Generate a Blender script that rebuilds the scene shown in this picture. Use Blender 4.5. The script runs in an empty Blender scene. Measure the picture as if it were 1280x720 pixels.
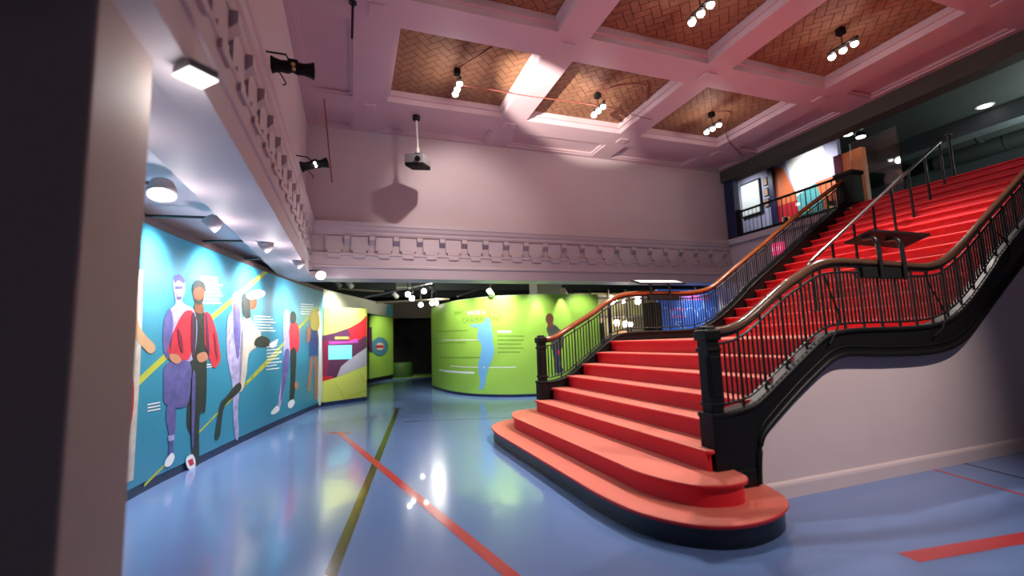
import bpy, bmesh, math, random
from mathutils import Vector, Matrix
from mathutils.geometry import tessellate_polygon
random.seed(7)
S = bpy.context.scene
COL = S.collection

# ------------------------------------------------------------------ camera model (1280 x 720)
F, YAW, PITCH, ROLL, EYE = 567.3, 0.3424, 0.1147, -0.0342, Vector((0, 0, 1.35))
_fw = Vector((math.sin(YAW)*math.cos(PITCH), math.cos(YAW)*math.cos(PITCH), math.sin(PITCH)))
_r0 = Vector((math.cos(YAW), -math.sin(YAW), 0)); _u0 = _r0.cross(_fw)
RT = math.cos(ROLL)*_r0 + math.sin(ROLL)*_u0
UP = -math.sin(ROLL)*_r0 + math.cos(ROLL)*_u0
def ray(u, v): return RT*((u-640)/F) + UP*((360-v)/F) + _fw
def on_z(u, v, z): d = ray(u, v); return EYE + d*((z-EYE.z)/d.z)
def on_y(u, v, y): d = ray(u, v); return EYE + d*(y/d.y)
def on_x(u, v, x): d = ray(u, v); return EYE + d*(x/d.x)

# ------------------------------------------------------------------ materials
MATS = {}
def mat(name, col, rough=0.5, metal=0.0, emit=None, estr=0.0, noise=0.0, nscale=8.0, coat=0.0, sheen=0.0,
        sheen_tint=(1, 1, 1), bump=0.0, bscale=60.0, trans=0.0, spec=0.5, alpha=1.0):
    m = bpy.data.materials.new(name); m.use_nodes = True
    nt = m.node_tree; b = nt.nodes['Principled BSDF']
    b.inputs['Base Color'].default_value = (*col, 1)
    b.inputs['Roughness'].default_value = rough
    b.inputs['Metallic'].default_value = metal
    b.inputs['Specular IOR Level'].default_value = spec
    b.inputs['Coat Weight'].default_value = coat
    b.inputs['Sheen Weight'].default_value = sheen
    b.inputs['Sheen Tint'].default_value = (*sheen_tint, 1)
    b.inputs['Transmission Weight'].default_value = trans
    b.inputs['Alpha'].default_value = alpha
    if emit:
        b.inputs['Emission Color'].default_value = (*emit, 1); b.inputs['Emission Strength'].default_value = estr
    if noise or bump:
        tc = nt.nodes.new('ShaderNodeTexCoord')
        n = nt.nodes.new('ShaderNodeTexNoise'); n.inputs['Scale'].default_value = nscale; n.inputs['Detail'].default_value = 4
        nt.links.new(tc.outputs['Object'], n.inputs['Vector'])
        if noise:
            r = nt.nodes.new('ShaderNodeMix'); r.data_type = 'RGBA'
            r.inputs['A'].default_value = (*[max(0, c*(1-noise)) for c in col], 1)
            r.inputs['B'].default_value = (*[min(1, c*(1+noise)) for c in col], 1)
            nt.links.new(n.outputs['Fac'], r.inputs['Factor']); nt.links.new(r.outputs['Result'], b.inputs['Base Color'])
        if bump:
            n2 = nt.nodes.new('ShaderNodeTexNoise'); n2.inputs['Scale'].default_value = bscale
            nt.links.new(tc.outputs['Object'], n2.inputs['Vector'])
            bp = nt.nodes.new('ShaderNodeBump'); bp.inputs['Strength'].default_value = bump; bp.inputs['Distance'].default_value = 0.01
            nt.links.new(n2.outputs['Fac'], bp.inputs['Height']); nt.links.new(bp.outputs['Normal'], b.inputs['Normal'])
    MATS[name] = m
    return m
M = MATS
mat('paint_wall', (.52, .42, .45), .6, noise=.04, nscale=2)
mat('paint_ceiling', (.55, .40, .44), .6, noise=.04, nscale=2)
mat('paint_stairwall', (.58, .47, .46), .55, noise=.05, nscale=3)
mat('paint_pillar', (.40, .30, .28), .65, noise=.05, nscale=2)
mat('paint_aisle', (.66, .56, .60), .6, noise=.04, nscale=2)
mat('paint_dark', (.012, .011, .010), .7)
mat('paint_dark_green', (.055, .065, .06), .7, noise=.2, nscale=1.5)
mat('paint_olive', (.045, .043, .034), .7, noise=.2, nscale=1.5)
mat('paint_tan', (.50, .40, .28), .7)
mat('brick', (.25, .115, .06), .75, noise=.35, nscale=7, bump=.3, bscale=40)
mat('mortar', (.10, .045, .02), .9)
mat('floor_blue', (.135, .225, .46), .19, coat=.2, noise=.08, nscale=.7, spec=.5, bump=.035, bscale=3.0)
mat('line_red', (.50, .045, .05), .2, coat=.2)
mat('line_olive', (.055, .048, .014), .2, coat=.2)
mat('line_dark', (.05, .06, .10), .25)
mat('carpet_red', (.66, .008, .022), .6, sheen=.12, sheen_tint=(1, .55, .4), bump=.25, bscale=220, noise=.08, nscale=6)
mat('carpet_tread', (.72, .11, .07), .5, sheen=.7, sheen_tint=(1, .62, .45), bump=.25, bscale=220, noise=.1, nscale=5)  # paler copy of the riser carpet: wear and overhead light in its colour
mat('black_gloss', (.006, .006, .006), .46, coat=.0, noise=.3, nscale=5, spec=.2)
mat('black_iron', (.010, .009, .009), .35, metal=.0)
mat('black_matte', (.008, .008, .008), .65, spec=.2)
mat('wood_rail', (.28, .09, .025), .18, coat=.5, noise=.3, nscale=14)
mat('wood_rail_shaded', (.095, .046, .026), .2, coat=.5, noise=.3, nscale=14)  # same rail wood, darkened in colour for the less lit near side
mat('steel', (.45, .43, .43), .2, metal=.9)
mat('grey_metal', (.22, .21, .23), .4, metal=.5)
mat('lamp_grey', (.30, .27, .30), .5)
mat('silver_grey', (.35, .35, .35), .4, metal=.3)
mat('white_plastic', (.72, .70, .68), .45)
mat('rust_rod', (.30, .08, .06), .5)
mat('teal', (.035, .24, .37), .33, noise=.05, nscale=1.2, spec=.5)
mat('cream', (.62, .62, .48), .5)
mat('maroon_shade', (.07, .03, .035), .6)  # shade colour for the gap between mural and aisle ceiling
mat('navy', (.012, .018, .075), .4)
mat('black_base', (.006, .008, .018), .35)
mat('gallery_wall', (.15, .17, .18), .7, noise=.25, nscale=1.2)
mat('lime', (.30, .54, .07), .4, noise=.04, nscale=2)
mat('lime_yellow', (.50, .55, .10), .42)
mat('green_dark', (.05, .12, .02), .6)
mat('green_print', (.10, .22, .02), .5)
mat('sky_print', (.15, .42, .72), .45)
mat('white_print', (.80, .82, .80), .5)
mat('pale_print', (.48, .66, .25), .5)
mat('yellow_print', (.42, .47, .05), .45)
mat('lavender_print', (.34, .32, .55), .5, noise=.75, nscale=11)
mat('purple_print', (.10, .09, .28), .5, noise=.7, nscale=11)
mat('skin_print', (.45, .20, .12), .5)
mat('skin_dark_print', (.13, .048, .026), .5, noise=.3, nscale=14)
mat('tan_print', (.50, .30, .17), .5, noise=.2, nscale=9)
mat('red_print', (.52, .025, .05), .5, noise=.45, nscale=8)
mat('black_print', (.022, .027, .027), .5, noise=.6, nscale=10)
mat('shirt_print', (.055, .06, .055), .5, noise=.3, nscale=8)
mat('jeans_print', (.05, .065, .11), .5, noise=.3, nscale=8)
mat('jersey_print', (.52, .46, .40), .5, noise=.4, nscale=9)
mat('blue_print', (.03, .07, .28), .5, noise=.3, nscale=9)
mat('hair_print', (.65, .48, .14), .5)
mat('maroon_print', (.17, .012, .05), .45)
mat('plum_print', (.075, .02, .06), .45)
mat('magenta_print', (.33, .05, .30), .45)
mat('crimson_print', (.48, .012, .025), .45)
mat('grey_print', (.34, .33, .40), .45)
mat('cyan_screen', (.15, .50, .62), .3, emit=(.15, .55, .68), estr=.35)
mat('badge_blue', (.06, .20, .26), .45)
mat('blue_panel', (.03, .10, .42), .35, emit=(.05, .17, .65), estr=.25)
mat('pale_blue_print', (.30, .50, .80), .4, emit=(.2, .4, .8), estr=.2)
mat('pink_print', (.55, .10, .35), .4)
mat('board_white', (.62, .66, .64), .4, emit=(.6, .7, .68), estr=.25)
mat('orange_print', (.70, .17, .06), .5)
mat('turquoise_print', (.10, .42, .45), .5)
mat('wall_lilac', (.42, .42, .60), .6)
mat('case_back', (.34, .30, .13), .5, noise=.5, nscale=5)
mat('exit_face', (.6, .03, .12), .4, emit=(1, .07, .25), estr=.9)
mat('exit_letter', (.9, .6, .65), .4, emit=(1, .55, .65), estr=.7)
mat('bulb', (1, 1, 1), .3, emit=(1, .95, .93), estr=14)
mat('bulb_dim', (1, 1, 1), .3, emit=(.95, 1, .98), estr=3)
mat('lens_white', (1, 1, 1), .3, emit=(1, .97, .95), estr=10)
mat('lens_soft', (1, 1, 1), .3, emit=(1, .97, .97), estr=2.2)
mat('lens_flood', (1, 1, 1), .3, emit=(.97, 1, .97), estr=1.6)
mat('glow_hall', (1, 1, 1), .3, emit=(1, .95, .85), estr=22)
mat('sign_white', (.66, .70, .66), .35)
mat('glass', (.85, .95, .9), .03, trans=1.0)

# ------------------------------------------------------------------ mesh builder
class MB:
    def __init__(s): s.v = []; s.f = []; s.m = []; s.smooth = []
    def add(s, vs, fs, mi=0, smooth=False):
        o = len(s.v); s.v += [tuple(p) for p in vs]
        for f in fs: s.f.append([i+o for i in f]); s.m.append(mi); s.smooth.append(smooth)
        return s
    def box(s, a, b, mi=0, bev=0.0):
        (x0, y0, z0), (x1, y1, z1) = [tuple(map(min, zip(a, b))), tuple(map(max, zip(a, b)))]
        if bev <= 0:
            vs = [(x, y, z) for z in (z0, z1) for y in (y0, y1) for x in (x0, x1)]
            return s.add(vs, [(0, 2, 3, 1), (4, 5, 7, 6), (0, 1, 5, 4), (2, 6, 7, 3), (0, 4, 6, 2), (1, 3, 7, 5)], mi)
        bm = bmesh.new(); bmesh.ops.create_cube(bm, size=1)
        for q in bm.verts: q.co = Vector(((x0+x1)/2+q.co.x*(x1-x0), (y0+y1)/2+q.co.y*(y1-y0), (z0+z1)/2+q.co.z*(z1-z0)))
        bmesh.ops.bevel(bm, geom=bm.edges[:], offset=bev, segments=2, affect='EDGES', profile=.5)
        return s.bm(bm, mi)
    def bm(s, bm, mi=0, smooth=False, mx=None):
        bm.verts.index_update()
        vs = [(mx @ v.co) if mx else v.co.copy() for v in bm.verts]
        fs = [[v.index for v in f.verts] for f in bm.faces]
        bm.free(); return s.add(vs, fs, mi, smooth)
    def obox(s, c, sx, sy, sz, mx, mi=0, bev=0.0):
        t = MB().box((-sx/2, -sy/2, -sz/2), (sx/2, sy/2, sz/2), mi, bev)
        R = Matrix.Translation(c) @ mx.to_4x4()
        return s.add([R @ Vector(p) for p in t.v], t.f, mi)
    def prism(s, poly, fn, d0, d1, mi=0, smooth_side=False):
        """poly: 2-D outline; fn(a, b, d) -> 3-D point; extruded from d0 to d1"""
        n = len(poly)
        tri = tessellate_polygon([[Vector((a, b, 0)) for a, b in poly]])
        vs = [fn(a, b, d0) for a, b in poly]+[fn(a, b, d1) for a, b in poly]
        s.add(vs, [list(t) for t in tri]+[[t[0]+n, t[2]+n, t[1]+n] for t in tri], mi)
        return s.add(vs, [(i, (i+1) % n, (i+1) % n+n, i+n) for i in range(n)], mi, smooth_side)
    def tube(s, pts, r, n=8, mi=0, ry=None, smooth=True):
        pts = [Vector(p) for p in pts]; vs = []; ry = ry or r
        for i, p in enumerate(pts):
            t = (pts[min(i+1, len(pts)-1)]-pts[max(i-1, 0)]).normalized()
            ref = Vector((0, 0, 1)) if abs(t.z) < .95 else Vector((0, 1, 0))
            a = t.cross(ref).normalized(); b = a.cross(t).normalized()
            vs += [p+a*(r*math.cos(2*math.pi*k/n))+b*(ry*math.sin(2*math.pi*k/n)) for k in range(n)]
        m = len(pts)
        fs = [(i*n+k, i*n+(k+1) % n, (i+1)*n+(k+1) % n, (i+1)*n+k) for i in range(m-1) for k in range(n)]
        s.add(vs, fs, mi, smooth)
        return s.add(vs, [list(range(n))[::-1], [(m-1)*n+k for k in range(n)]], mi)
    def lathe(s, prof, c=(0, 0, 0), axis=(0, 0, 1), n=20, mi=0):
        q = Vector((0, 0, 1)).rotation_difference(Vector(axis).normalized()).to_matrix(); c = Vector(c)
        vs = [c+q @ Vector((r*math.cos(2*math.pi*k/n), r*math.sin(2*math.pi*k/n), h)) for r, h in prof for k in range(n)]
        m = len(prof)
        s.add(vs, [(i*n+k, i*n+(k+1) % n, (i+1)*n+(k+1) % n, (i+1)*n+k) for i in range(m-1) for k in range(n)], mi, True)
        return s.add(vs, [list(range(n))[::-1], [(m-1)*n+k for k in range(n)]], mi)
    def ball(s, c, r, mi=0, n=14):
        return s.lathe([(max(1e-4, r*math.sin(math.pi*i/8)), -r*math.cos(math.pi*i/8)) for i in range(9)], c, n=n, mi=mi)
    def build(s, name, mats, parent=None, origin=None):
        me = bpy.data.meshes.new(name)
        o0 = Vector(origin) if origin else Vector((0, 0, 0))
        base = parent_loc(parent)
        me.from_pydata([tuple(Vector(p)-base-o0) for p in s.v], [], s.f)
        for p, mi, sm in zip(me.polygons, s.m, s.smooth): p.material_index = mi; p.use_smooth = sm
        for m in (mats if isinstance(mats, (list, tuple)) else [mats]): me.materials.append(M[m])
        bm = bmesh.new(); bm.from_mesh(me); bmesh.ops.recalc_face_normals(bm, faces=bm.faces[:]); bm.to_mesh(me); bm.free()
        o = bpy.data.objects.new(name, me); COL.objects.link(o); o.location = o0
        if parent: o.parent = parent
        return o
def parent_loc(p):
    v = Vector((0, 0, 0))
    while p is not None: v += p.location; p = p.parent
    return v
def tag(o, label, cat, group=None):
    o['label'] = label; o['category'] = cat
    if group: o['group'] = group
    return o
def thing(name, loc, label, cat, group=None):
    o = bpy.data.objects.new(name, None); o.empty_display_size = .1; COL.objects.link(o); o.location = loc
    return tag(o, label, cat, group)
def struct(name, mb, mats):
    o = mb.build(name, mats); o['kind'] = 'structure'; return o
def XZ(y=0):  return lambda a, b, d: (a, d, b)
def XY():     return lambda a, b, d: (a, b, d)
def smooth_path(pts, n=4):
    """Catmull-Rom through the points"""
    P = [Vector(p) for p in pts]; P = [2*P[0]-P[1]]+P+[2*P[-1]-P[-2]]; out = []
    for i in range(1, len(P)-2):
        for k in range(n):
            t = k/n; a, b, c, d = P[i-1:i+3]
            out.append(.5*((2*b)+(c-a)*t+(2*a-5*b+4*c-d)*t*t+(3*b-a-3*c+d)*t**3))
    return out+[P[-2]]
def aim(d):  # rotation whose -Z looks along d
    return Vector(d).to_track_quat('-Z', 'Y')
def lamp(kind, name, loc, power, col=(1, 1, 1), to=None, size=60, blend=.6, rad=.05, sy=None):
    l = bpy.data.lights.new(name, kind); l.energy = power; l.color = col
    if kind == 'SPOT': l.spot_size = math.radians(size); l.spot_blend = blend; l.shadow_soft_size = rad
    elif kind == 'POINT': l.shadow_soft_size = rad
    else: l.shape = 'RECTANGLE'; l.size = rad; l.size_y = sy or rad
    o = bpy.data.objects.new(name, l); COL.objects.link(o); o.location = loc
    if to is not None: o.rotation_mode = 'QUATERNION'; o.rotation_quaternion = aim(Vector(to)-Vector(loc))
    return o

# ------------------------------------------------------------------ room dimensions
H = 5.733            # underside of the ceiling beams
XL, XR, YB = -.846, 9.52, 9.4
X0, T, R = 1.7407, .2541, .161      # lower flight
X1 = 6.0548                          # first upper tread
YN, YF = 2.92, 6.18
LZ, TOPZ = 8*R, 24*R

# ------------------------------------------------------------------ floor with painted lines
fl = MB(); fl.box((-6, -4, -.12), (18, 24, 0), 0)
def floor_strip(a, b, w, mi, z=.0015):
    a, b = Vector((*a, z)), Vector((*b, z)); d = (b-a).normalized(); n = Vector((-d.y, d.x, 0))*(w/2)
    fl.add([a-n, b-n, b+n, a+n], [(0, 1, 2, 3)], mi)
floor_strip((-.167, 7.842), (.884, 2.648), .085, 1, .0020); floor_strip((.884, 2.648), (1.42, 0), .085, 1, .0020)
floor_strip((-.31, 7.92), (-.005, 7.75), .11, 1)
floor_strip((.934, 10.06), (-.11, 3.06), .078, 2, .0015); floor_strip((-.11, 3.06), (-.56, 0), .078, 2)
floor_strip((.81, 10.11), (1.06, 10.10), .11, 2)
floor_strip((1.0, 8.31), (6, 6.66), .022, 3); floor_strip((.88, 8.34), (1.16, 8.27), .06, 3)
floor_strip((3.10, 1.915), (5.6, 1.60), .12, 1)
floor_strip((5.23, 2.96), (4.72, 1.2), .035, 1); floor_strip((5.7, 2.96), (5.3, 1.6), .03, 3)
struct('floor', fl, ['floor_blue', 'line_red', 'line_olive', 'line_dark'])

# ------------------------------------------------------------------ coffered ceiling
def cell(v, spans):
    for a, b, k in spans:
        if a <= v < b: return k
    return None
xs_c = [(-.74, .0, 's'), (.59, 2.78, 'd'), (3.30, 5.49, 'd'), (5.98, 8.17, 'd'), (8.72, 9.40, 's')]
ys_c = [(-1.9, .19, 'd'), (.79, 2.83, 'd'), (3.41, 5.45, 'd'), (6.02, 8.06, 'd'), (8.64, 9.30, 's')]
def cuts(sp, lo, hi):
    c = {lo, hi}
    for a, b, k in sp: c |= {a, b, a+.05, b-.05}
    return sorted(c)
cx, cy = cuts(xs_c, XL-.1, 9.75), cuts(ys_c, -3, YB+.1)
def height(x, y):
    kx, ky = cell(x, xs_c), cell(y, ys_c)
    if kx is None or ky is None: return H, 0
    ax, bx = [(a, b) for a, b, k in xs_c if a <= x < b][0]; ay, by = [(a, b) for a, b, k in ys_c if a <= y < b][0]
    ring = x < ax+.05 or x > bx-.05 or y < ay+.05 or y > by-.05
    if kx == 's' or ky == 's': return (H+.03 if ring else H+.075), 0
    return (H+.10, 0) if ring else (H+.21, 1)
ce = MB(); hz = {}
for i in range(len(cx)-1):
    for j in range(len(cy)-1):
        x0, x1, y0, y1 = cx[i], cx[i+1], cy[j], cy[j+1]
        z, mi = height((x0+x1)/2, (y0+y1)/2); hz[i, j] = z
        ce.add([(x0, y0, z), (x1, y0, z), (x1, y1, z), (x0, y1, z)], [(0, 1, 2, 3)], mi)
for (i, j), z in hz.items():
    if (i+1, j) in hz and abs(hz[i+1, j]-z) > 1e-6:
        w = hz[i+1, j]; x = cx[i+1]; ce.add([(x, cy[j], z), (x, cy[j+1], z), (x, cy[j+1], w), (x, cy[j], w)], [(0, 1, 2, 3)], 0)
    if (i, j+1) in hz and abs(hz[i, j+1]-z) > 1e-6:
        w = hz[i, j+1]; y = cy[j+1]; ce.add([(cx[i], y, z), (cx[i+1], y, z), (cx[i+1], y, w), (cx[i], y, w)], [(0, 1, 2, 3)], 0)
for bx in (.295, 3.04, 5.735, 8.445):            # raised bosses where beams cross
    for by in (8.35, 5.735, 3.12):
        ce.box((bx-.11, by-.11, H-.02), (bx+.11, by+.11, H+.01), 0, .008)
ce.box((XL-.1, -3, H+.25), (9.75, YB+.5, H+.35), 0)
ceiling = struct('ceiling', ce, ['paint_ceiling', 'mortar'])
def clip(poly, x0, x1, y0, y1):
    for ax, lim, sg in ((0, x0, 1), (0, x1, -1), (1, y0, 1), (1, y1, -1)):
        out = []
        for i in range(len(poly)):
            a, b = poly[i-1], poly[i]; da, db = (a[ax]-lim)*sg, (b[ax]-lim)*sg
            if (da >= 0) != (db >= 0):
                t = da/(da-db); out.append((a[0]+(b[0]-a[0])*t, a[1]+(b[1]-a[1])*t))
            if db >= 0: out.append(b)
        poly = out
        if len(poly) < 3: return []
    return poly
def herringbone(x0, x1, y0, y1, z):
    mb = MB(); W = .125; g = .006; c, s = math.cos(math.radians(45)), math.sin(math.radians(45)); mx, my = (x0+x1)/2, (y0+y1)/2
    for i in range(-18, 19):
        for j in range(-18, 19):
            k = (i-j) % 4                                  # square grid colouring of a 2:1 herringbone
            if k == 0: r = (i*W, j*W, (i+2)*W, (j+1)*W)
            elif k == 3: r = (i*W, j*W, (i+1)*W, (j+2)*W)
            else: continue
            a, b, a2, b2 = r[0]+g, r[1]+g, r[2]-g, r[3]-g
            p = [(mx+c*u-s*v, my+s*u+c*v) for u, v in ((a, b), (a2, b), (a2, b2), (a, b2))]
            p = clip(p, x0, x1, y0, y1)
            if p: mb.add([(u, v, z) for u, v in p], [list(range(len(p)))], 0)
    return mb
for ax, bx, kx in xs_c:
    for ay, by, ky in ys_c:
        if kx == 'd' and ky == 'd' and by > 2:
            o = herringbone(ax+.05, bx-.05, ay+.05, by-.05, H+.203).build('brick_panel', 'brick', ceiling)

# ------------------------------------------------------------------ walls
w = MB(); w.box((XL, YB, 2.66), (9.72, YB+.5, H+.3)); struct('wall_back', w, 'paint_wall')
w = MB(); w.box((XL-.4, -3, 2.66), (XL, YB+.5, H+.3)); struct('wall_left', w, 'paint_wall')
w = MB(); w.box((9.56, YF+.16, 0), (9.72, YB+.5, TOPZ-.04)); struct('wall_right', w, 'paint_wall')
w = MB(); w.box((9.56, -3, 0), (9.72, 2.84, TOPZ-.04)); struct('wall_right', w, 'paint_wall')
w = MB(); w.box((-1.45, 1.86, 0), (XL, 2.33, 2.66), 0, .01)
struct('pillar', w, 'paint_pillar')
w = MB(); w.box((-6, 1.90, 0), (-1.45, 2.2, 2.78)); struct('wall_aisle', w, 'paint_dark')
w = MB(); w.box((-6, 2, 2.80), (XL-.02, YB+.4, 2.92)); struct('ceiling_aisle', w, 'paint_aisle')
w = MB(); w.box((-6, 2.2, 0), (-5.9, 24, 3.6)); struct('wall_outer', w, 'paint_dark')

# entablature: profile (projection, height) swept along the back wall and the left wall
PROF = [(-.05, 2.65), (.14, 2.65), (.14, 2.85), (.158, 2.86), (.158, 2.90), (.12, 2.92), (.12, 3.10), (.135, 3.115), (.135, 3.15),
        (.06, 3.17), (.06, 3.50), (.10, 3.52), (.115, 3.56), (.115, 3.59), (.14, 3.63), (.155, 3.69), (.17, 3.71), (.17, 3.775), (-.05, 3.80)]
def entablature(name, back):
    mb = MB(); L0, L1 = (XL, 9.56) if back else (-3, YB)
    fn = (lambda a, b, d: (d, YB-a, b)) if back else (lambda a, b, d: (XL+a, d, b))
    # mitred at the inner corner
    n = len(PROF)
    if back: vs = [(XL+p, YB-p, z) for p, z in PROF]+[(L1, YB-p, z) for p, z in PROF]
    else: vs = [(XL+p, L0, z) for p, z in PROF]+[(XL+p, YB-p, z) for p, z in PROF]
    mb.add(vs, [(i, i+1, i+1+n, i+n) for i in range(n-1)])
    pitch = .47; t = (XL+.36) if back else -2.9; end = 9.4 if back else YB-.36
    while t < end:                                   # modillion blocks with a drop under each
        mb.prism([(.06, 3.22), (.105, 3.22), (.105, 3.49), (.06, 3.49)], fn, t, t+.33)
        mb.prism([(.06, 3.16), (.125, 3.16), (.125, 3.215), (.06, 3.225)], fn, t+.04, t+.29)
        mb.prism([(.06, 3.33), (.155, 3.42), (.155, 3.50), (.06, 3.50)], fn, t+.345, t+.455)
        mb.prism([(.11, 3.06), (.145, 3.06), (.145, 3.12), (.11, 3.12)], fn, t+.06, t+.27)
        t += pitch
    struct(name, mb, 'paint_wall')
entablature('trim_1', True); entablature('trim_2', False)
# column behind the green wall, carrying the hall ceiling
w = MB(); w.box((4.60, 10.95, 0), (5.32, 11.5, 3.4), 0, .01); struct('column', w, 'white_plastic')

# ------------------------------------------------------------------ rear hall shell
w = MB(); w.box((-6, YB+.5, 3.35), (18, 24, 3.45)); struct('ceiling_hall', w, 'paint_dark')
w = MB(); w.box((-6, 21.5, 0), (18, 21.6, 3.4)); struct('wall_rear', w, 'paint_dark')
w = MB(); w.box((1.45, 20, 2.46), (3.6, 20.4, 3.15)); struct('beam', w, 'paint_tan')
hall = MB()
for y in (11.2, 13.0, 15.2, 17.5): hall.box((-3, y, 3.12), (12, y+.16, 3.34))
struct('beam_hall', hall, 'paint_dark_green')

# ------------------------------------------------------------------ gallery at the top of the stair
w = MB(); w.box((9.96, -3, TOPZ-.22), (18, 13, TOPZ-.005)); w.box((9.60, YF+.2, TOPZ-.22), (9.96, 13, TOPZ-.005)); struct('floor_gallery', w, 'paint_dark_green')
w = MB(); w.box((9.46, YF+.16, TOPZ-.20), (9.60, YB, TOPZ-.05), 0, .01); struct('trim_3', w, 'paint_wall')
w = MB(); w.box((9.52, -3, 5.42), (9.86, YB+.1, H+.3)); struct('trim_4', w, 'paint_olive')
w = MB(); w.box((9.86, -3, 6.15), (18, 13, 6.25)); struct('ceiling_gallery', w, 'paint_dark_green')
w = MB(); w.box((17, -3, TOPZ), (17.1, 13, 6.2)); struct('wall_gallery', w, 'gallery_wall')
w = MB(); w.box((13.5, -3, 5.75), (13.95, 8.6, 6.14)); struct('beam_gallery', w, 'gallery_wall')
w = MB(); w.box((9.60, 9.08, TOPZ), (9.80, 9.39, 5.42), 0, .01); struct('trim_5', w, 'navy')
w = MB(); w.box((11.5, 9.50, TOPZ), (11.66, 13, 6.14)); struct('wall_gallery_rear', w, 'wall_lilac')

# ------------------------------------------------------------------ wall under the stair + baseboard
STOP = [(2.70, .735), (2.80, .742), (2.94, .762), (3.07, .800), (3.35, .968), (3.767, 1.223), (3.914, 1.295), (4.06, 1.330), (4.33, 1.347),
        (5.0, 1.347), (5.43, 1.369), (5.77, 1.452), (6.15, 1.66), (6.60, 1.98), (6.97, 2.25), (9.45, 3.83)]
SBOT = [(3.0, .161), (3.0, .204), (3.02, .36), (3.06, .49), (3.165, .59), (3.534, .84), (3.844, 1.022), (3.95, 1.072), (4.054, 1.10), (4.206, 1.108),
        (4.683, 1.085), (5.263, 1.078), (5.65, 1.125), (5.94, 1.238), (6.26, 1.44), (6.84, 1.82), (9.45, 3.48)]
sm = lambda pts, n=3: [(p.x, p.y) for p in smooth_path([(a, b, 0) for a, b in pts], n)]
STOPs, SBOTs = sm(STOP), sm(SBOT)
w = MB(); w.prism([(3.01, 0)]+[(x+.03, z+.05) for x, z in SBOTs]+[(9.55, 3.5), (9.55, 0)], XZ(), 2.925, 3.0)
struct('wall_stair', w, 'paint_stairwall')
w = MB(); w.prism([(2.925, 0), (2.900, 0), (2.900, .10), (2.905, .118), (2.916, .13), (2.925, .132)], lambda a, b, d: (d, a, b), 3.04, 9.5)
struct('baseboard_stair', w, 'paint_stairwall')

# ------------------------------------------------------------------ the grand staircase
stair = thing('staircase', (4.8, 4.55, 0), 'wide red-carpeted staircase with black stringers rising to the right', 'staircase')
YC = (2.89+YF)/2
def rounded_slab(outline, z0, z1, nose, mats, base_in=.03):
    """a tread slab with a rounded nosing over a set-back riser; outline = list of (x, y) round the tread"""
    mb = MB(); cen = Vector((sum(p[0] for p in outline)/len(outline), sum(p[1] for p in outline)/len(outline)))
    n = len(outline); V2 = [Vector(p) for p in outline]; nor = []
    for i in range(n):
        t = (V2[(i+1) % n]-V2[i-1]).normalized(); nor.append(Vector((t.y, -t.x)))
    if sum(nor[i].dot(V2[i]-cen) for i in range(n)) < 0: nor = [-q for q in nor]
    rings = [(-base_in, z0), (-base_in, z1-nose), (-.006, z1-nose), (0, z1-nose*.6), (-.003, z1-nose*.2), (-.016, z1)]
    vs = [(*(V2[i]+nor[i]*d), z) for d, z in rings for i in range(n)]
    for k in range(len(rings)-1):
        mb.add(vs, [(k*n+i, k*n+(i+1) % n, (k+1)*n+(i+1) % n, (k+1)*n+i) for i in range(n)], 1 if k == 0 else (0 if k < 4 else 2), True)
    top = vs[-n:]; tri = tessellate_polygon([[Vector(p) for p in top]])
    mb.add(top, [list(t) for t in tri], 2)
    return mb
def mirror_outline(half, xb):
    """half: (x, y) for the near end, running from the middle of the front edge to the back; mirrored about YC"""
    h = [(p.x, p.y) for p in smooth_path([(a, b, 0) for a, b in half], 4)]
    far = [(x, 2*YC-y) for x, y in reversed(h)]
    return far+h+[(xb, h[-1][1]), (xb, far[0][1])] if xb else far+h
s1 = mirror_outline([(1.797, 4.2), (1.795, 3.6), (1.80, 3.2), (1.865, 2.78), (2.06, 2.47), (2.33, 2.345), (2.66, 2.38), (2.93, 2.54), (3.07, 2.82), (3.07, 2.97)], None)
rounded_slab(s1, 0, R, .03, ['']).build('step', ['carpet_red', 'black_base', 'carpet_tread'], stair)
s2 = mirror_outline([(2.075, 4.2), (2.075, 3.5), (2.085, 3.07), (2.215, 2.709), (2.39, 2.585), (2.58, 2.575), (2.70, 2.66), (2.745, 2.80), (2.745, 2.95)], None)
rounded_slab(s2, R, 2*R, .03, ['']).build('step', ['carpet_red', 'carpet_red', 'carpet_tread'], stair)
def step_profile(x, z, run, rise):
    return [(x+.030, z-rise), (x+.030, z-.034), (x+.006, z-.032), (x, z-.022), (x, z-.012), (x+.006, z-.003), (x+.016, z), (x+run+.035, z), (x+run+.035, z-rise)]
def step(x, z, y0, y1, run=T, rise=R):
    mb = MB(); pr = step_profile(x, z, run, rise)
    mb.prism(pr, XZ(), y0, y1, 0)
    for i in range(len(mb.f)):                     # top face takes the paler tread colour, wear and top light in it
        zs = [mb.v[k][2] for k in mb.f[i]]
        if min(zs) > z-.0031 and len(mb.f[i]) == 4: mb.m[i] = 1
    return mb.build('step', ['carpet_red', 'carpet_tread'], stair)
s3 = mirror_outline([(2.503, 4.2), (2.503, 3.2), (2.503, 2.89), (2.510, 2.84), (2.545, 2.815), (2.582, 2.83), (2.60, 2.90), (2.84, 2.93)], None)
rounded_slab(s3, 2*R, 3*R, .03, ['']).build('step', ['carpet_red', 'carpet_red', 'carpet_tread'], stair)
for i in range(4, 8): step(X0+i*T, i*R, YN, YF)
step(X0+8*T, 8*R, YN, YF, run=X1-T-(X0+8*T))['label'] = 'deep red landing between the two flights'
for j in range(-1, 15): step(X1+j*T, (10+j)*R, YN, YF, run=T if j < 14 else .35)
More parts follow.
